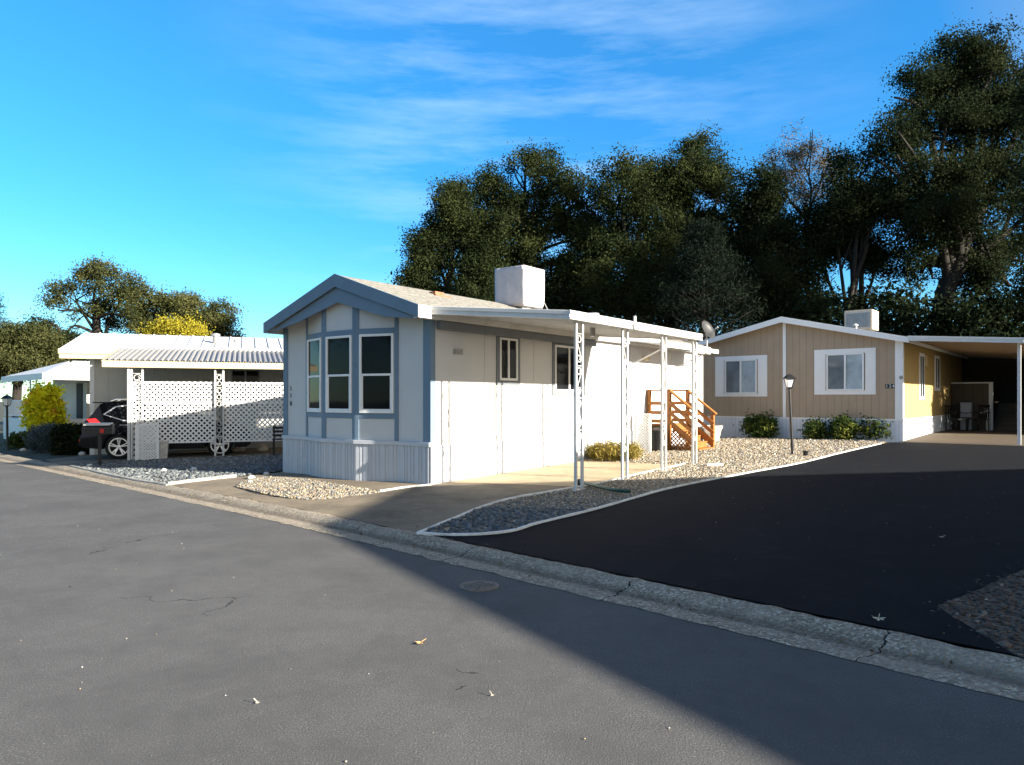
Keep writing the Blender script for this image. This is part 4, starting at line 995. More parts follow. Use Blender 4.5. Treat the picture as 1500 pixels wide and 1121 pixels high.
# ------------------------------------------------------------------ far home at the left edge
fo = W(63, 600, 27); fo.z = gz(fo.x, fo.y); FB = Frame(fo, 1750)
B = thing('mobile_home', 'far white roofed home with a railed white porch at the left edge', 'house', FB.o, FB.rz)
rz_ = EYE-fo.z
ez0, ez1, hz = FB.px(63, 556, 0, 0).z, FB.px(63, 547, 0, 0).z, rz_+1.52
b = MB(); w1, l1 = 7.0, 14
hip = [(0, 0), (-w1, 0), (-w1, l1), (0, l1)]
rp_ = [(-1.6, 1.3), (-1.6, l1)]
b.add([(x, y, ez1) for x, y in hip]+[(x, y, hz) for x, y in rp_]+[(x, y, ez1-.04) for x, y in hip], [(0, 1, 4), (0, 4, 5, 3), (1, 2, 5, 4), (2, 3, 5), (6, 9, 8, 7)])
b.build('roof', M['white_metal'], B)
b = MB(); b.box(-w1, .0, -.03, 0, ez0, ez1+.01); b.box(0, .03, -.03, l1, ez0, ez1+.012); b.build('fascia', M['white'], B)
b = MB(); b.box(-w1+.3, -1.55, 1.9, l1-.3, -.2, ez1-.05); b.build('wall', M['cream_wall'], B)
MB().box(-w1, -.05, .05, 1.9, -.2, .86).build('porch_base', M['white'], B); MB().box(-1.0, -.05, 1.9, 6, -.2, .3).build('porch_base', M['white'], B)
MB().box(-2.9, -2.1, 1.87, 1.9, .86, 2.35).build('door', M['dark'], B)
window(B, (-1.55, 2.5, 1.2), (0, 1, 0), (1, 0, 0), .8, 1.0, 'slider', trim=M['white'], trim_w=.07)
MB().box(-.24, -.08, .1, .26, .86, ez0+.02).build('column', M['white'], B)
trellis_post(B, -2.3, .18, ez0+.02, .86, .2, .05, nscroll=3)
b = MB(); b.box(-w1, -.3, .08, .13, 1.58, 1.64); b.box(-w1, -.3, .08, .13, .95, 1.0); x = -w1
while x < -.35: b.box(x, x+.05, .085, .125, .98, 1.6); x += .15
b.build('railing', M['white'], B)

# ------------------------------------------------------------------ neighbour across the black driveway (throws the big shadow)
nb = (6.5, 7.2); ndir = Vector((.989, .148)).normalized()
NB = thing('mobile_home', 'white mobile home beyond the bark bed on the right, out of the picture', 'house', (nb[0], nb[1], gz(*nb)), atan2(ndir.y, ndir.x))
b = MB(); nw, nl = 9.0, 12.5; yy0 = -nw
sk_ = 1.75
b.add([(0, 0, -.4), (sk_, -nw, -.4), (nl, -nw, -.4), (nl, 0, -.4), (0, 0, 3.1), (sk_, -nw, 3.1), (nl, -nw, 3.1), (nl, 0, 3.1), (sk_/2, -nw/2, 3.85), (nl, -nw/2, 3.85)], [(0, 1, 5, 8, 4), (2, 3, 7, 9, 6), (1, 2, 6, 5), (3, 0, 4, 7), (0, 3, 2, 1), (4, 8, 9, 7), (8, 5, 6, 9)])
b.build('wall', M['wall_white'], NB)
b = MB(); b.add([(-.2, .2, 3.12), (sk_/2-.2, -nw/2, 3.93), (sk_-.2, -nw-.2, 3.12), (nl+.2, .2, 3.12), (nl+.2, -nw/2, 3.93), (nl+.2, -nw-.2, 3.12)], [(0, 1, 4, 3), (1, 2, 5, 4)]); o = b.build('roof', M['roof'], NB); md = o.modifiers.new('s', 'SOLIDIFY'); md.thickness = .08

# ------------------------------------------------------------------ foliage
def leaves(centers, per, sig, size, tone_lo=0, tone_hi=1, flat=.8, rng=nr, aspect=.55):
    c = np.asarray(centers); n = len(c)*per
    P = np.repeat(c[:, :3], per, 0)+rng.normal(0, 1, (n, 3))*np.repeat(c[:, 3:4], per, 0)*sig*np.array([1, 1, flat])
    nrm = rng.normal(0, 1, (n, 3))+np.array([0, 0, .5]); nrm /= np.linalg.norm(nrm, axis=1)[:, None]
    t = rng.normal(0, 1, (n, 3)); a = np.cross(nrm, t); a /= np.linalg.norm(a, axis=1)[:, None]; b_ = np.cross(nrm, a)
    s = size*rng.uniform(.6, 1.3, (n, 1)); a = a*s; b_ = b_*s*aspect
    co = np.stack((P-a, P-b_*1.0+a*.1, P+a, P+b_+a*.1), 1).reshape(-1, 3)
    tone = np.repeat(np.clip(np.repeat(rng.uniform(tone_lo, tone_hi, len(c)), per)+rng.normal(0, .09, n), 0, 1), 4)
    return co, np.arange(n*4).reshape(-1, 4), tone
def clumps(lobes, n, r, gap=-.2, shell=.5, seed=0, inner=.2):
    """lobes: (x,y,z,rx,ry,rz) -> clump centres scattered mostly through the outer part of each lobe"""
    rg = np.random.default_rng(seed); L_ = np.array(lobes); wgt = (L_[:, 3]*L_[:, 5]); wgt /= wgt.sum(); out = []
    tries = 0
    while len(out) < n and tries < n*30:
        tries += 1
        i = rg.choice(len(L_), p=wgt); d = rg.normal(0, 1, 3); d /= np.linalg.norm(d)
        q = 1-shell*rg.uniform()**1.6 if rg.uniform() > inner else rg.uniform(.1, .7)
        p = L_[i, :3]+d*L_[i, 3:]*q
        if noise.noise(Vector(p*.55)+Vector((seed*3.1, 0, 0))) < gap: continue
        out.append((p[0], p[1], p[2], r*rg.uniform(.6, 1.35)))
    return out
M['leaf_oak'] = leaf_mat('oak_leaves', [(0, (.012, .020, .007)), (.5, (.025, .036, .014)), (1, (.056, .064, .021))])
M['leaf_dark'] = leaf_mat('dark_oak_leaves', [(0, (.009, .016, .008)), (.5, (.020, .030, .013)), (1, (.040, .048, .019))])
M['leaf_dry'] = leaf_mat('dry_leaves', [(0, (.07, .06, .03)), (.5, (.16, .13, .07)), (1, (.26, .19, .12))])
M['leaf_yellow'] = leaf_mat('yellow_leaves', [(0, (.11, .11, .015)), (.5, (.27, .235, .025)), (1, (.44, .36, .035))], .3)
M['leaf_fresh'] = leaf_mat('fresh_leaves', [(0, (.04, .08, .012)), (.5, (.12, .17, .02)), (1, (.42, .40, .04))], .3)
M['leaf_citrus'] = leaf_mat('citrus_leaves', [(0, (.14, .26, .02)), (.25, (.80, .74, .03)), (.85, (.92, .80, .03)), (1, (.7, .25, .05))], .3)  # leaf colours brightened to imitate sun on a bush standing in shade
M['needle'] = leaf_mat('conifer_needles', [(0, (.006, .012, .008)), (.5, (.009, .015, .010)), (1, (.016, .023, .015))], .1)
M['leaf_olive'] = leaf_mat('olive_leaves', [(0, (.025, .033, .012)), (.5, (.058, .066, .024)), (1, (.11, .11, .04))], .3)
M['needle_blue'] = leaf_mat('blue_needles', [(0, (.03, .045, .05)), (.5, (.07, .10, .11)), (1, (.15, .19, .2))], .1)
M['leaf_shrub'] = leaf_mat('shrub_leaves', [(0, (.014, .03, .012)), (.5, (.05, .085, .022)), (1, (.20, .21, .04))])
M['leaf_drygrass'] = leaf_mat('dry_bush_leaves', [(0, (.10, .09, .025)), (.5, (.24, .19, .045)), (1, (.42, .32, .10))])

def crown_part(parent, cl, per, sig, size, m, seed, flat=.8, aspect=.55, name='crown'):
    rg = np.random.default_rng(seed+100)
    co, fs, tn = leaves(cl, per, sig, size, .1, .9, flat, rg, aspect)
    me = fast_mesh(name, co-np.array(parent.location)[None], fs, tn)
    return link(name, me, m, parent)
def tree(label, d, lobes_px, trunk_px, n, per, m, size=.11, r=.62, gap=-.2, group='oaks behind the homes', cat='tree', name='oak_tree', seed=1, rtrunk=.28, depth=1.0, shell=.5, inner=.2, stems=1, limb_r=.09, flat=.8):
    """lobes given where they stand in the picture (u,v,ru,rv) at distance d, with real depth"""
    k = d/FOC; rg = random.Random(seed*5+1); lob = []
    for (u, v, ru, rv) in lobes_px:
        dd = d+rg.uniform(-.6, .6)*ru*k*depth
        p = W(u, v, dd); lob.append((p.x, p.y, p.z, ru*k, ru*k*depth, rv*k))
    base = W(trunk_px[0][0], 560, d); base.z = gz(base.x, base.y)
    t = thing(name, label, cat, base, 0, group)
    cl = clumps(lob, int(n*.95), r*1.15, gap, shell, seed, inner)
    crown_part(t, cl, int(per*2.2), .42, size*.58, m, seed, flat)
    b = MB()
    for s_ in range(stems):
        P = [Vector((0, 0, -.3))]+[W(u, v, d)-base for u, v in trunk_px[1:]]
        if s_: P = [p+Vector((rg.uniform(-1, 1)*(.3+.5*i), rg.uniform(-1, 1), 0)) for i, p in enumerate(P)]
        P = smooth_poly(P, 4); nn = len(P)
        P = [p+Vector((noise.noise(p*.8)*.12, noise.noise(p*.8+Vector((9, 0, 0)))*.12, 0)) for p in P]
        R = [rtrunk*(1.25 if i == 0 else 1-.55*i/nn) for i in range(nn)]
        b.tube(P, R, 9)
    top = P[-1]
    for i, l in enumerate(lob):
        e = Vector(l[:3])-base; s0 = P[max(2, int(nn*rg.uniform(.45, .95)))-1]
        q = e-s0; mid = s0+q*.5+Vector((rg.uniform(-.4, .4), rg.uniform(-.4, .4), rg.uniform(-.2, .7)))
        pts = smooth_poly([s0, mid, e], 4); m_ = len(pts); b.tube(pts, [max(.02, limb_r*1.3*(1-.75*j/m_)) for j in range(m_)], 6)
        for w_ in range(3):
            dd = Vector((rg.gauss(0, 1), rg.gauss(0, 1), rg.gauss(.3, .8))).normalized()
            f = e+Vector((dd.x*l[3], dd.y*l[4], dd.z*l[5]))*.95; s1 = pts[m_//2+rg.randrange(0, m_//2)]
            mm = s1.lerp(f, .5)+Vector((rg.uniform(-.25, .25), rg.uniform(-.25, .25), rg.uniform(-.1, .4)))
            b.tube(smooth_poly([s1, mm, f], 3), [limb_r*.55*(1-.8*j/7)+.008 for j in range(7)], 5)
    b.build('trunk', M['bark'], t, smooth='all', fix=False)
    return t
OK = M['leaf_oak']; DK = M['leaf_dark']
tree('dense dark oak at the left end of the row behind the blue trimmed home', 37, [(655, 318, 42, 45), (625, 372, 32, 45), (690, 345, 50, 60), (610, 420, 28, 38), (660, 420, 50, 45), (640, 460, 55, 40), (700, 420, 45, 60), (668, 285, 24, 24)], [(660, 0), (655, 450), (665, 380)], 520, 95, OK, seed=2, gap=-.22)
tree('tall oak with rounded double top rising just left of the covered cooler', 38, [(790, 262, 48, 38), (745, 300, 50, 50), (832, 290, 42, 45), (720, 275, 30, 28), (780, 350, 70, 60), (850, 350, 40, 60), (720, 390, 55, 60), (800, 430, 70, 50), (770, 235, 25, 16)], [(770, 0), (775, 430), (780, 340)], 620, 95, OK, seed=3, gap=-.18)
tree('broad oak with flat sunlit top between the cooler and the tallest middle peak', 36, [(905, 275, 45, 40), (955, 275, 50, 38), (900, 340, 60, 60), (965, 345, 55, 60), (930, 420, 80, 55), (860, 400, 40, 55), (985, 420, 50, 55)], [(920, 0), (925, 430), (915, 340)], 640, 95, OK, seed=4, gap=-.25)
tree('oak with the small pointed top, tallest of the middle of the row', 37, [(1020, 222, 28, 30), (1010, 265, 55, 40), (1050, 290, 35, 45), (1010, 330, 60, 55), (1065, 350, 40, 55), (1030, 410, 70, 60)], [(1030, 0), (1030, 420), (1020, 320)], 520, 95, OK, seed=5, gap=-.25)
tree('dark bushy oak standing just right of the fuzzy conifer', 35, [(1105, 285, 35, 35), (1130, 330, 40, 45), (1090, 345, 40, 50), (1150, 380, 50, 55), (1100, 420, 60, 60), (1160, 440, 50, 50)], [(1115, 0), (1115, 420), (1112, 340)], 420, 90, DK, seed=6, gap=-.15)
tree('half bare tree with thin brownish leaves above the tan home ridge', 39, [(1170, 225, 42, 36), (1205, 250, 36, 34), (1140, 255, 30, 34), (1185, 285, 48, 35)], [(1185, 0), (1183, 420), (1178, 300)], 190, 40, M['leaf_dry'], seed=7, gap=-.1, size=.085, name='bare_tree', rtrunk=.16, limb_r=.06, shell=.8)
tree('oak with several thin bare stems above the tan home roof cooler', 34, [(1245, 245, 38, 30), (1220, 300, 48, 40), (1270, 300, 45, 42), (1240, 350, 60, 38), (1290, 370, 40, 36), (1195, 370, 34, 40)], [(1250, 0), (1252, 450), (1245, 360)], 380, 85, DK, seed=8, gap=-.1, stems=3, rtrunk=.17)
tree('huge dark oak with thick leaning trunk towering at the right edge', 33, [(1400, 105, 48, 55), (1440, 80, 36, 40), (1350, 150, 52, 50), (1450, 150, 60, 60), (1320, 215, 48, 50), (1400, 205, 70, 55), (1490, 190, 45, 70), (1305, 290, 40, 45), (1360, 290, 60, 55), (1440, 280, 70, 60), (1330, 345, 46, 38), (1410, 350, 60, 40), (1490, 330, 55, 80), (1480, 420, 50, 50), (1350, 400, 30, 24), (1440, 400, 40, 30)], [(1376, 0), (1380, 450), (1400, 395), (1415, 330), (1410, 240)], 900, 100, DK, seed=9, gap=-.12, rtrunk=.50, limb_r=.2, size=.105)
tree('oak growing beside the huge one, half cut off by the right edge', 27, [(1560, 150, 60, 70), (1590, 260, 70, 70), (1540, 330, 45, 60), (1570, 420, 70, 60), (1620, 190, 70, 90)], [(1560, 0), (1560, 420), (1565, 280)], 500, 70, DK, seed=10, gap=-.12, rtrunk=.35)
# fuzzy conifer before the oaks
def conifer(label, u, d, vt, vb, ru, m, seed, n=420, group=None):
    k = d/FOC; base = W(u, 560, d); base.z = gz(base.x, base.y); t = thing('conifer', label, 'tree', base, 0, group)
    rg = np.random.default_rng(seed); zt, zb = EYE-(vt-V0)*k, EYE-(vb-V0)*k; cl = []; b = MB()
    b.tube([(0, 0, -.2), (0, 0, (zt-base.z)*.5), (0, 0, zt-base.z)], [.2, .12, .02], 8)
    for i in range(n):
        f = rg.uniform()**.8; z = zb+(zt-zb)*f; rr = ru*k*(1-f)**.8*rg.uniform(.25, 1)+.1; a = rg.uniform(0, 2*pi)
        cl.append((base.x+rr*cos(a), base.y+rr*sin(a), z+rr*.25, .42))
        if i % 4 == 0: b.tube([(0, 0, z-base.z-.3*rr), (rr*cos(a), rr*sin(a), z-base.z+rr*.25)], [.03, .008], 5)
    crown_part(t, cl, 60, .6, .12, m, seed, .6, .12); b.build('trunk', M['bark'], t, smooth='all', fix=False); return t
conifer('fuzzy dark conifer behind the satellite dish, before the oaks', 1030, 31, 330, 520, 95, M['needle'], 21)
conifer('feathery pine cut off by the left edge above the far porch home', -22, 44, 420, 560, 48, M['needle'], 22, 200)
LG = 'trees behind the cream home'
tree('open crowned oak with wispy top behind the left end of the cream home roof', 46, [(145, 402, 26, 18), (110, 435, 32, 24), (165, 432, 36, 28), (195, 425, 22, 24), (85, 455, 22, 18), (140, 468, 40, 26), (190, 465, 36, 28), (95, 495, 30, 24)], [(143, 0), (142, 490), (140, 440)], 200, 75, M['leaf_olive'], seed=12, gap=.02, group=LG, size=.12, rtrunk=.35)
tree('rounded dark oak right of the wispy one, above the cream home roof', 48, [(265, 452, 40, 26), (305, 462, 36, 28), (230, 465, 30, 26), (325, 485, 26, 24), (280, 485, 50, 26), (225, 492, 30, 20)], [(275, 0), (275, 495), (272, 465)], 250, 80, M['leaf_olive'], seed=13, gap=-.1, group=LG, size=.12)
tree('bright yellow autumn tree peeking over the cream home roof', 36, [(258, 481, 24, 14), (238, 490, 18, 10), (284, 490, 20, 10), (260, 498, 36, 12)], [(260, 0), (259, 510), (259, 490)], 150, 70, M['leaf_yellow'], seed=14, gap=-.4, group=LG, name='autumn_tree', rtrunk=.12, limb_r=.04, r=.5, size=.09)
tree('low green tree above the far porch home at the left edge', 42, [(30, 500, 34, 26), (0, 515, 36, 30), (60, 505, 22, 24), (30, 535, 50, 22), (-30, 520, 40, 40)], [(25, 0), (25, 530), (27, 505)], 330, 75, M['leaf_olive'], seed=15, gap=-.3, group=LG)
tree('dark tree between the far porch home and the cream home', 44, [(95, 505, 26, 24), (75, 520, 24, 22), (110, 530, 26, 18), (60, 480, 14, 14)], [(95, 0), (95, 530), (95, 500)], 170, 75, DK, seed=16, gap=-.3, group=LG)
# dense undergrowth below the oaks, a mass nobody could count
def thicket():
    out = []
    rg = np.random.default_rng(31)
    for i in range(1900):
        u = rg.uniform(585, 1640); d = rg.uniform(36, 42) if u < 1140 else rg.uniform(31.5, 35); vt = 430+25*noise.noise(Vector((u*.012, 0, 0)))+ (8 if u > 1140 else -10)
        v = rg.uniform(vt, 590); p = W(u, v, d); out.append((p.x, p.y, max(.3, p.z), .75))
    co, fs, tn = leaves(out, 55, .6, .12, 0, .55, .8, rg)
    o = link('undergrowth', fast_mesh('undergrowth', co, fs, tn), DK); o['kind'] = 'stuff'
thicket()

HG = FT.w(3.5, 5.4); hg = thing('hedge', 'unseen hedge screen added to shade the tan carport, beyond the right edge', 'hedge', (HG.x, HG.y, gz(HG.x, HG.y)), FT.rz)  # foliage added out of view to keep sun off the tan carport
rg_ = np.random.default_rng(77); cl_h = [(HG.x+a*FT.ey[0]+c*FT.ex[0], HG.y+a*FT.ey[1]+c*FT.ex[1], z, .3) for a, c, z in zip(rg_.uniform(0, 8, 700), rg_.uniform(.2, 1.0, 700), rg_.uniform(.2, 3.7, 700))]
co_h, fs_h, tn_h = leaves(cl_h, 70, .6, .08, 0, .6, .8, rg_)
co_h = co_h-np.array(hg.location); c_, s_ = cos(-FT.rz), sin(-FT.rz); co_h = np.stack((co_h[:, 0]*c_-co_h[:, 1]*s_, co_h[:, 0]*s_+co_h[:, 1]*c_, co_h[:, 2]), 1)
link('foliage', fast_mesh('foliage', co_h, fs_h, tn_h), DK, hg)
src = [o for o in COL.objects if o.get('category') == 'tree' and 'flat sunlit top' in o['label']][0]
for i, (x, y, s_, lb) in enumerate(((-23, 3, .8, 'third tree across the street'), (-27, 11, .9, 'fourth tree across the street'), (-21, -6, .85, 'second tree across the street'), (-31, 19, .9, 'fifth tree across the street'), (-15, -15, .95, 'tree across the street behind the viewer'), (-36, 30, .9, 'sixth tree across the street'))):
    c = copy_tree(src); c.location = (x, y, -.2); c.scale = (s_,)*3; c.rotation_euler.z = i*1.3; c['label'] = 'dark oak out of the picture, '+lb; c['group'] = 'oaks across the street'
def shrub(label, u, vb, ru, h_px, m, n, per, size, seed, d=None, cat='shrub', name='shrub', group=None, r=.14, gap=-.3, flat=.85, shape='round', aspect=.6, stems=7):
    base = G(u, vb) if d is None else W(u, vb, d)
    base.z = gz(base.x, base.y)
    k = base.y/FOC; R, Hh = ru*k, h_px*k
    t = thing(name, label, cat, base, 0, group); rg = np.random.default_rng(seed); cl = []; b = MB()
    if shape == 'box':
        for i in range(n):
            p = rg.uniform(-1, 1, 3); ax_ = rg.integers(0, 3); p[ax_] = np.sign(p[ax_])*rg.uniform(.85, 1)
            cl.append((base.x+p[0]*R, base.y+p[1]*R*.9, base.z+Hh*(.5+.48*p[2]), r))
    else:
        for i in range(n):
            d_ = rg.normal(0, 1, 3); d_ /= np.linalg.norm(d_); q = rg.uniform(.45, 1)**.6
            lump = 1+.35*noise.noise(Vector(d_*1.7)+Vector((seed, 0, 0)))
            cl.append((base.x+d_[0]*R*q*lump, base.y+d_[1]*R*q*lump, base.z+Hh*(.5+.5*d_[2]*q*lump), r*rg.uniform(.6, 1.3)))
    crown_part(t, cl, per, .55, size, m, seed, flat, aspect, 'foliage')
    for i in range(stems):
        a = rg.uniform(0, 6.28); b.tube([(0, 0, -.02), (R*.4*cos(a), R*.4*sin(a), Hh*.45), (R*.75*cos(a), R*.75*sin(a), Hh*.85)], [.02, .014, .006], 5)
    b.build('stems', M['bark'], t, smooth='all', fix=False); return t
GS = 'green shrubs along the tan home'
SHR = M['leaf_shrub']
shrub('dark green shrub below the left window, alone left of the lamp post', 1114, 642, 21, 34, SHR, 120, 26, .045, 41, group=GS, r=.18)
shrub('thin yellowish shrub just right of the lamp post', 1194, 644, 15, 29, SHR, 80, 20, .045, 42, group=GS, r=.16)
shrub('bright green middle shrub under the right window', 1234, 645, 16, 33, SHR, 100, 26, .045, 43, group=GS, r=.16)
shrub('widest green shrub at the tan home corner with one tall dead twig', 1283, 645, 22, 35, SHR, 140, 28, .045, 44, group=GS, r=.18)
shrub('low yellow dry bush on the gravel against the white wall', 902, 674, 38, 23, M['leaf_drygrass'], 190, 30, .05, 45, name='dry_bush', cat='bush', r=.14, aspect=.2)
shrub('tall citrus bush with yellow and orange leaves before the far porch', 66, 640, 20, 92, M['leaf_citrus'], 300, 34, .07, 46, d=26, name='citrus_bush', cat='bush', r=.22)
shrub('blue grey mounded conifer shrub at the kerb before the citrus bush', 70, 661, 23, 36, M['needle_blue'], 240, 40, .06, 47, name='conifer_shrub', r=.15, aspect=.2)
shrub('dark clipped boxy hedge beside the tail of the suv', 107, 664, 18, 38, DK, 330, 34, .05, 48, name='hedge', cat='hedge', r=.11, shape='box')
shrub('small low green shrub by the far white porch base', 33, 645, 16, 20, SHR, 90, 30, .05, 49, d=24.5, r=.16)
tw_ = G(1289, 645); b = MB(); b.tube([(tw_.x, tw_.y, tw_.z-.02), (tw_.x-.02, tw_.y, tw_.z+.6), (tw_.x+.03, tw_.y, tw_.z+1.02)], [.012, .01, .004], 5); o = b.build('dead_twig', M['bark']); tag(o, 'tall thin dead twig sticking up behind the widest shrub', 'twig')

# ------------------------------------------------------------------ rocks, leaves, cover
def rock(label, u, v, s, m=None, group=None, seed=0):
    p = G(u, v); V_, F_ = ICO2; rg = np.random.default_rng(seed)
    vv = np.array([x*(1+.28*noise.noise(Vector(x*1.6)+Vector((seed*2.3, 0, 0)))+.08*noise.noise(Vector(x*5))) for x in V_])*np.array([s*1.2, s, s*.75])
    me = fast_mesh('rock', vv, F_); o = link('rock', me, m or M['stone'], smooth='all'); o.location = (p.x, p.y, p.z+s*.45); o.rotation_euler.z = seed; tag(o, label, 'rock', group)
    return o
WR = 'white rocks in the front beds'
rock('round white rock at the left tip of the pebble mound', 368, 702, .065, M['stone'], WR, 1); rock('white rock leaning on the mound edge just below the round one', 366, 708, .05, M['stone'], WR, 2); rock('small white rock behind the pebble mound near the home skirting', 390, 696, .05, M['stone'], WR, 3)
rock('pale bluish rock at the foot of the mailbox', 131, 684, .06, M['stone'], WR, 4); rock('flat pale rock in the grey bed before the lattice gate', 240, 691, .06, M['stone'], WR, 5); rock('low pale rock at the middle of the grey bed', 284, 690, .07, M['stone'], WR, 6)
rock('larger brown stone block under the lattice near the wheel', 350, 662, .15, M['pot'], WR, 7); rock('flat tan stone block under the lattice, right of the larger one', 385, 661, .17, M['pot'], WR, 8)
rock('small rock beside the dark hedge at the kerb', 120, 667, .09, M['stone'], WR, 9); rock('pale rock at the foot of the far lamp post', 34, 661, .08, M['stone'], WR, 10)
pb = G(1027, 684); o = MB().box(-.18, .2, -.05, .05, 0, .06).build('loose_brick', M['pot'], bevel=.01); o.location = (pb.x+.25, pb.y, pb.z+.01); o.rotation_euler.z = .3; tag(o, 'loose pale brick on the gravel by the last carport post', 'brick')
# wire frame rack lying in the shade of the grey bed
wf = FM.w(-4.9, 2.3); wf.z = gz(wf.x, wf.y)+.12; o = thing('wire_rack', 'dark wire garden rack on the shaded stones beside the blue trimmed home', 'rack', wf, FM.rz)
b = MB()
for i in range(7): b.tube([(-.55, i*.2, .0), (.5, i*.2, .1)], .012, 5)
for xx, zz in ((-.55, 0), (.5, .1)): b.tube([(xx, 0, zz), (xx, 1.2, zz)], .016, 5)
b.build('grid', M['black'], o)
bq = FL.w(.55, 4.1); bq.z = gz(bq.x, bq.y); BNCH = thing('garden_bench', 'dark slatted garden bench in the shade before the lattice panels', 'bench', bq, FL.rz)
b = MB()
for i in range(4): b.box(-.22+i*.11, -.13+i*.11, -.7, .7, .42, .445)
b.build('seat', M['black'], BNCH); b = MB()
for i in range(3): b.box(.25, .275, -.7, .7, .52+i*.1, .58+i*.1)
b.build('backrest', M['black'], BNCH)
for xx in (-.18, .2):
    for yy in (-.66, .66): MB().box(xx-.02, xx+.02, yy-.02, yy+.02, 0, .42 if xx < 0 else .82).build('leg', M['black'], BNCH)

cv = G(702, 859.5); o = thing('utility_cover', 'oval worn iron utility cover set in the shaded road near the gutter', 'cover', (cv.x, cv.y, .001), atan2(RT[1], RT[0]))
b = MB(); b.lathe([(.165, -.02), (.165, .008), (.14, .011), (.13, .005)], (0, 0, 0), 30); b.build('rim', M['iron'], o)
b = MB(); b.lathe([(.128, -.02), (.128, .006), (.12, .012), (.02, .012)], (0, 0, 0), 30)
for i in range(-3, 4): b.box(-.09, .09, i*.028-.006, i*.028+.006, .0125, .016)
b.build('plate', M['iron'], o)
def leaf(label, u, v, s, m, seed, kind='oak'):
    p = G(u, v); e_, a_ = ea(p.x, p.y); rg = random.Random(seed); b = MB(); n = 5; out = []
    for i in range(n):
        a = -.9*pi/2+i*(.9*pi)/(n-1); l = s*(1-.16*abs(i-2))
        out.append((a, l))
    vs = [(0, 0, .008)]; fs = []
    for a, l in out:
        i = len(vs); w = l*.16
        for q, off, z in ((.55, -w, .02), (1, 0, .03+rg.uniform(0, .03)), (.55, w, .02)): vs.append((cos(a)*l*q-sin(a)*off, sin(a)*l*q+cos(a)*off, z*s/.08*.4))
        fs.append((0, i, i+1, i+2))
    b.add(vs, fs); b.tube([(0, 0, .01), (-s*.6, .005, .02)], .003, 4); o = b.build('fallen_leaf', m); o.location = p+Vector((0, 0, .012 if e_ > .46 else .004)); o.rotation_euler = (0, rg.uniform(-.2, .2), rg.uniform(0, 6.28))
    tag(o, label, 'leaf', 'fallen leaves'); return o
leaf('curled brown fallen leaf on the sunlit road', 618, 943, .055, M['dryleaf'], 1)
leaf('large pale lobed fallen leaf on the black driveway near the gutter', 1287, 909, .07, M['paleleaf'], 2)
leaf('small pale fallen leaf in the gutter at the right edge', 1480, 1013, .045, M['paleleaf'], 3)
leaf('tiny pale leaf at the very bottom of the road, left of the shadow', 720, 1020, .022, M['paleleaf'], 4)
leaf('small pale leaf on the sunlit road near its lower left', 375, 1031, .026, M['paleleaf'], 5)
leaf('pale leaf on the driveway beside the bark bed', 1381, 789, .04, M['paleleaf'], 6)
# grit and crumbs on the road and driveway
rgl = np.random.default_rng(55); gl = []
for i in range(150):
    e_ = rgl.normal(.22, .05) if rgl.uniform() < .7 else rgl.uniform(0, .9); a_ = rgl.uniform(-6.4, 12); x_, y_ = xy(e_, a_); gl.append((x_, y_, gz(x_, y_)+.012, .0))
co_l, fs_l, tn_l = leaves(gl, 1, 0, .017, 0, 1, .3, rgl, .5)
o = link('leaf_litter', fast_mesh('leaf_litter', co_l, fs_l, tn_l), M['leaf_dry']); o['kind'] = 'stuff'
def grit(name, poly, n, off, sz, m):
    p = np.array(poly); lo, hi = p.min(0), p.max(0); q = nr.uniform(lo, hi, (n*6, 2)); q = q[inside(q, poly)][:n]
    V_, F_ = ICO1; n = len(q); s = nr.uniform(*sz, n)**1; vv = V_[None]*s[:, None, None]*np.array([1.2, 1, .7])
    vv = vv*(1+nr.uniform(-.3, .3, (n, len(V_), 1))); z = np.array([gz(a, b) for a, b in q])+off+s*.4
    co = vv+np.concatenate((q, z[:, None]), 1)[:, None, :]
    me = fast_mesh(name, co.reshape(-1, 3), (F_[None]+(np.arange(n)*len(V_))[:, None, None]).reshape(-1, 3), np.repeat(nr.uniform(.3, 1, n), len(V_)))
    o = link(name, me, M['peb']); o['kind'] = 'stuff'
grit('road_grit', [(-9, 14), (2, 2), (-1, 1), (-14, 6)], 200, .002, (.002, .005), None)
grit('gutter_grit', [xy(.02, -6.5), xy(.3, -6.5), xy(.3, 9), xy(.02, 9)], 260, .006, (.003, .009), None)
grit('driveway_grit', [(1, 7.2), (3.6, 5.2), (9, 12), (5, 14)], 45, .013, (.003, .006), None)

# ------------------------------------------------------------------ sun, sky, camera
el = radians(SUN_EL); az = atan2(SUN_H[0], SUN_H[1])
sd = Vector((SUN_H[0], SUN_H[1], 0)).normalized()*cos(el)+Vector((0, 0, sin(el)))
sl = bpy.data.lights.new('sun', 'SUN'); sl.energy = 5.0; sl.angle = radians(.8); sl.color = (1, .92, .79)
so = bpy.data.objects.new('sun', sl); COL.objects.link(so); so.rotation_euler = sd.to_track_quat('Z', 'Y').to_euler(); so.location = (20, -10, 15)
wd = bpy.data.worlds.new('World'); sc.world = wd; wd.use_nodes = True; t = wd.node_tree
bg = t.nodes['Background']; sky = t.nodes.new('ShaderNodeTexSky'); sky.sky_type = 'NISHITA'; sky.sun_disc = False
sky.sun_elevation = el; sky.sun_rotation = az; sky.air_density = 1.0; sky.dust_density = 0.0; sky.ozone_density = 1.0
hs = t.nodes.new('ShaderNodeHueSaturation'); hs.inputs['Saturation'].default_value = 1.22
tc0 = t.nodes.new('ShaderNodeTexCoord'); sz = t.nodes.new('ShaderNodeSeparateXYZ'); t.links.new(tc0.outputs['Generated'], sz.inputs[0])
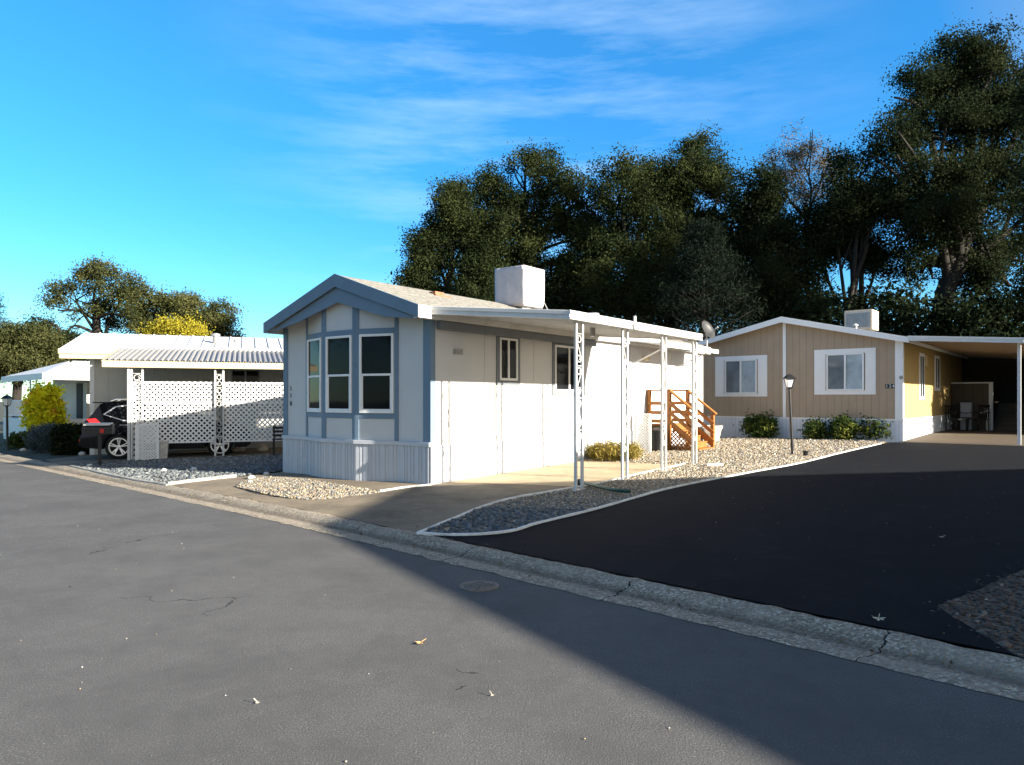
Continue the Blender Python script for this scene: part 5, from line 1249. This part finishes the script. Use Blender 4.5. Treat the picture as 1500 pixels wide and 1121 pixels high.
deep = ramp(t, sz.outputs[2], [(0, (.54, .65, .72)), (.22, (.72, .82, .90)), (.5, (.92, .98, 1)), (.75, (1, 1, 1))])
t.links.new(mixc(t, 1.0, mixc(t, 1.0, sky.outputs[0], deep, 'MULTIPLY'), (.84, 1.06, 1.28), 'MULTIPLY'), hs.inputs['Color'])
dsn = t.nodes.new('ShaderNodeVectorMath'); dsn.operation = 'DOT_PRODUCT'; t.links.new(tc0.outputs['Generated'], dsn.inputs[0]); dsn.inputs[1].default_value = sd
hz2 = t.nodes.new('ShaderNodeHueSaturation'); hz2.inputs['Saturation'].default_value = .30; hz2.inputs['Value'].default_value = .85; t.links.new(sky.outputs[0], hz2.inputs['Color'])  # out-of-view sky near the sun whitened to neutralise the blue shade
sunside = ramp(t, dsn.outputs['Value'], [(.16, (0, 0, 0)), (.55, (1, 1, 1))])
tc = t.nodes.new('ShaderNodeTexCoord'); mp = t.nodes.new('ShaderNodeMapping'); mp.inputs['Rotation'].default_value = (0, .22, .2); mp.inputs['Scale'].default_value = (2.0, 2.0, 13)
t.links.new(tc.outputs['Generated'], mp.inputs[0])
f = noi(t, 1.6, 7, .62, mp.outputs[0]); f2 = noi(t, 1.5, 2, .5, tc.outputs['Generated'])
cl_ = math_(t, 'MULTIPLY', ramp(t, f, [(.42, (0, 0, 0)), (.80, (1, 1, 1))]), ramp(t, f2, [(.36, (0, 0, 0)), (.56, (1, 1, 1))]))
dt = t.nodes.new('ShaderNodeVectorMath'); dt.operation = 'DOT_PRODUCT'; t.links.new(tc.outputs['Generated'], dt.inputs[0]); dt.inputs[1].default_value = Vector((.03, 1, .40)).normalized()
cl_ = math_(t, 'MULTIPLY', cl_, ramp(t, dt.outputs['Value'], [(.90, (.0,)*3), (.945, (.25,)*3), (.99, (1,)*3)]))
cl_ = math_(t, 'MULTIPLY', cl_, .32)
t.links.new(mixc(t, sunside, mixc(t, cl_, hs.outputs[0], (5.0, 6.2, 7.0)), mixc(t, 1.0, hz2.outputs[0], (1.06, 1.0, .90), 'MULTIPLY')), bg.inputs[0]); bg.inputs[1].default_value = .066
cam = bpy.data.cameras.new('camera'); cam.sensor_width = 36; cam.lens = FOC/1500*36; cam.shift_y = (V0-560.5)/1500; cam.clip_end = 2000; cam.clip_start = .05
co_ = bpy.data.objects.new('camera', cam); COL.objects.link(co_); co_.location = (0, 0, EYE); co_.rotation_euler = (pi/2, 0, 0); sc.camera = co_
sc.view_settings.view_transform = 'Standard'; sc.view_settings.look = 'None'; sc.view_settings.exposure = 1.9; sc.view_settings.gamma = 1
sc.cycles.max_bounces = 8; sc.cycles.diffuse_bounces = 3; sc.cycles.transparent_max_bounces = 8
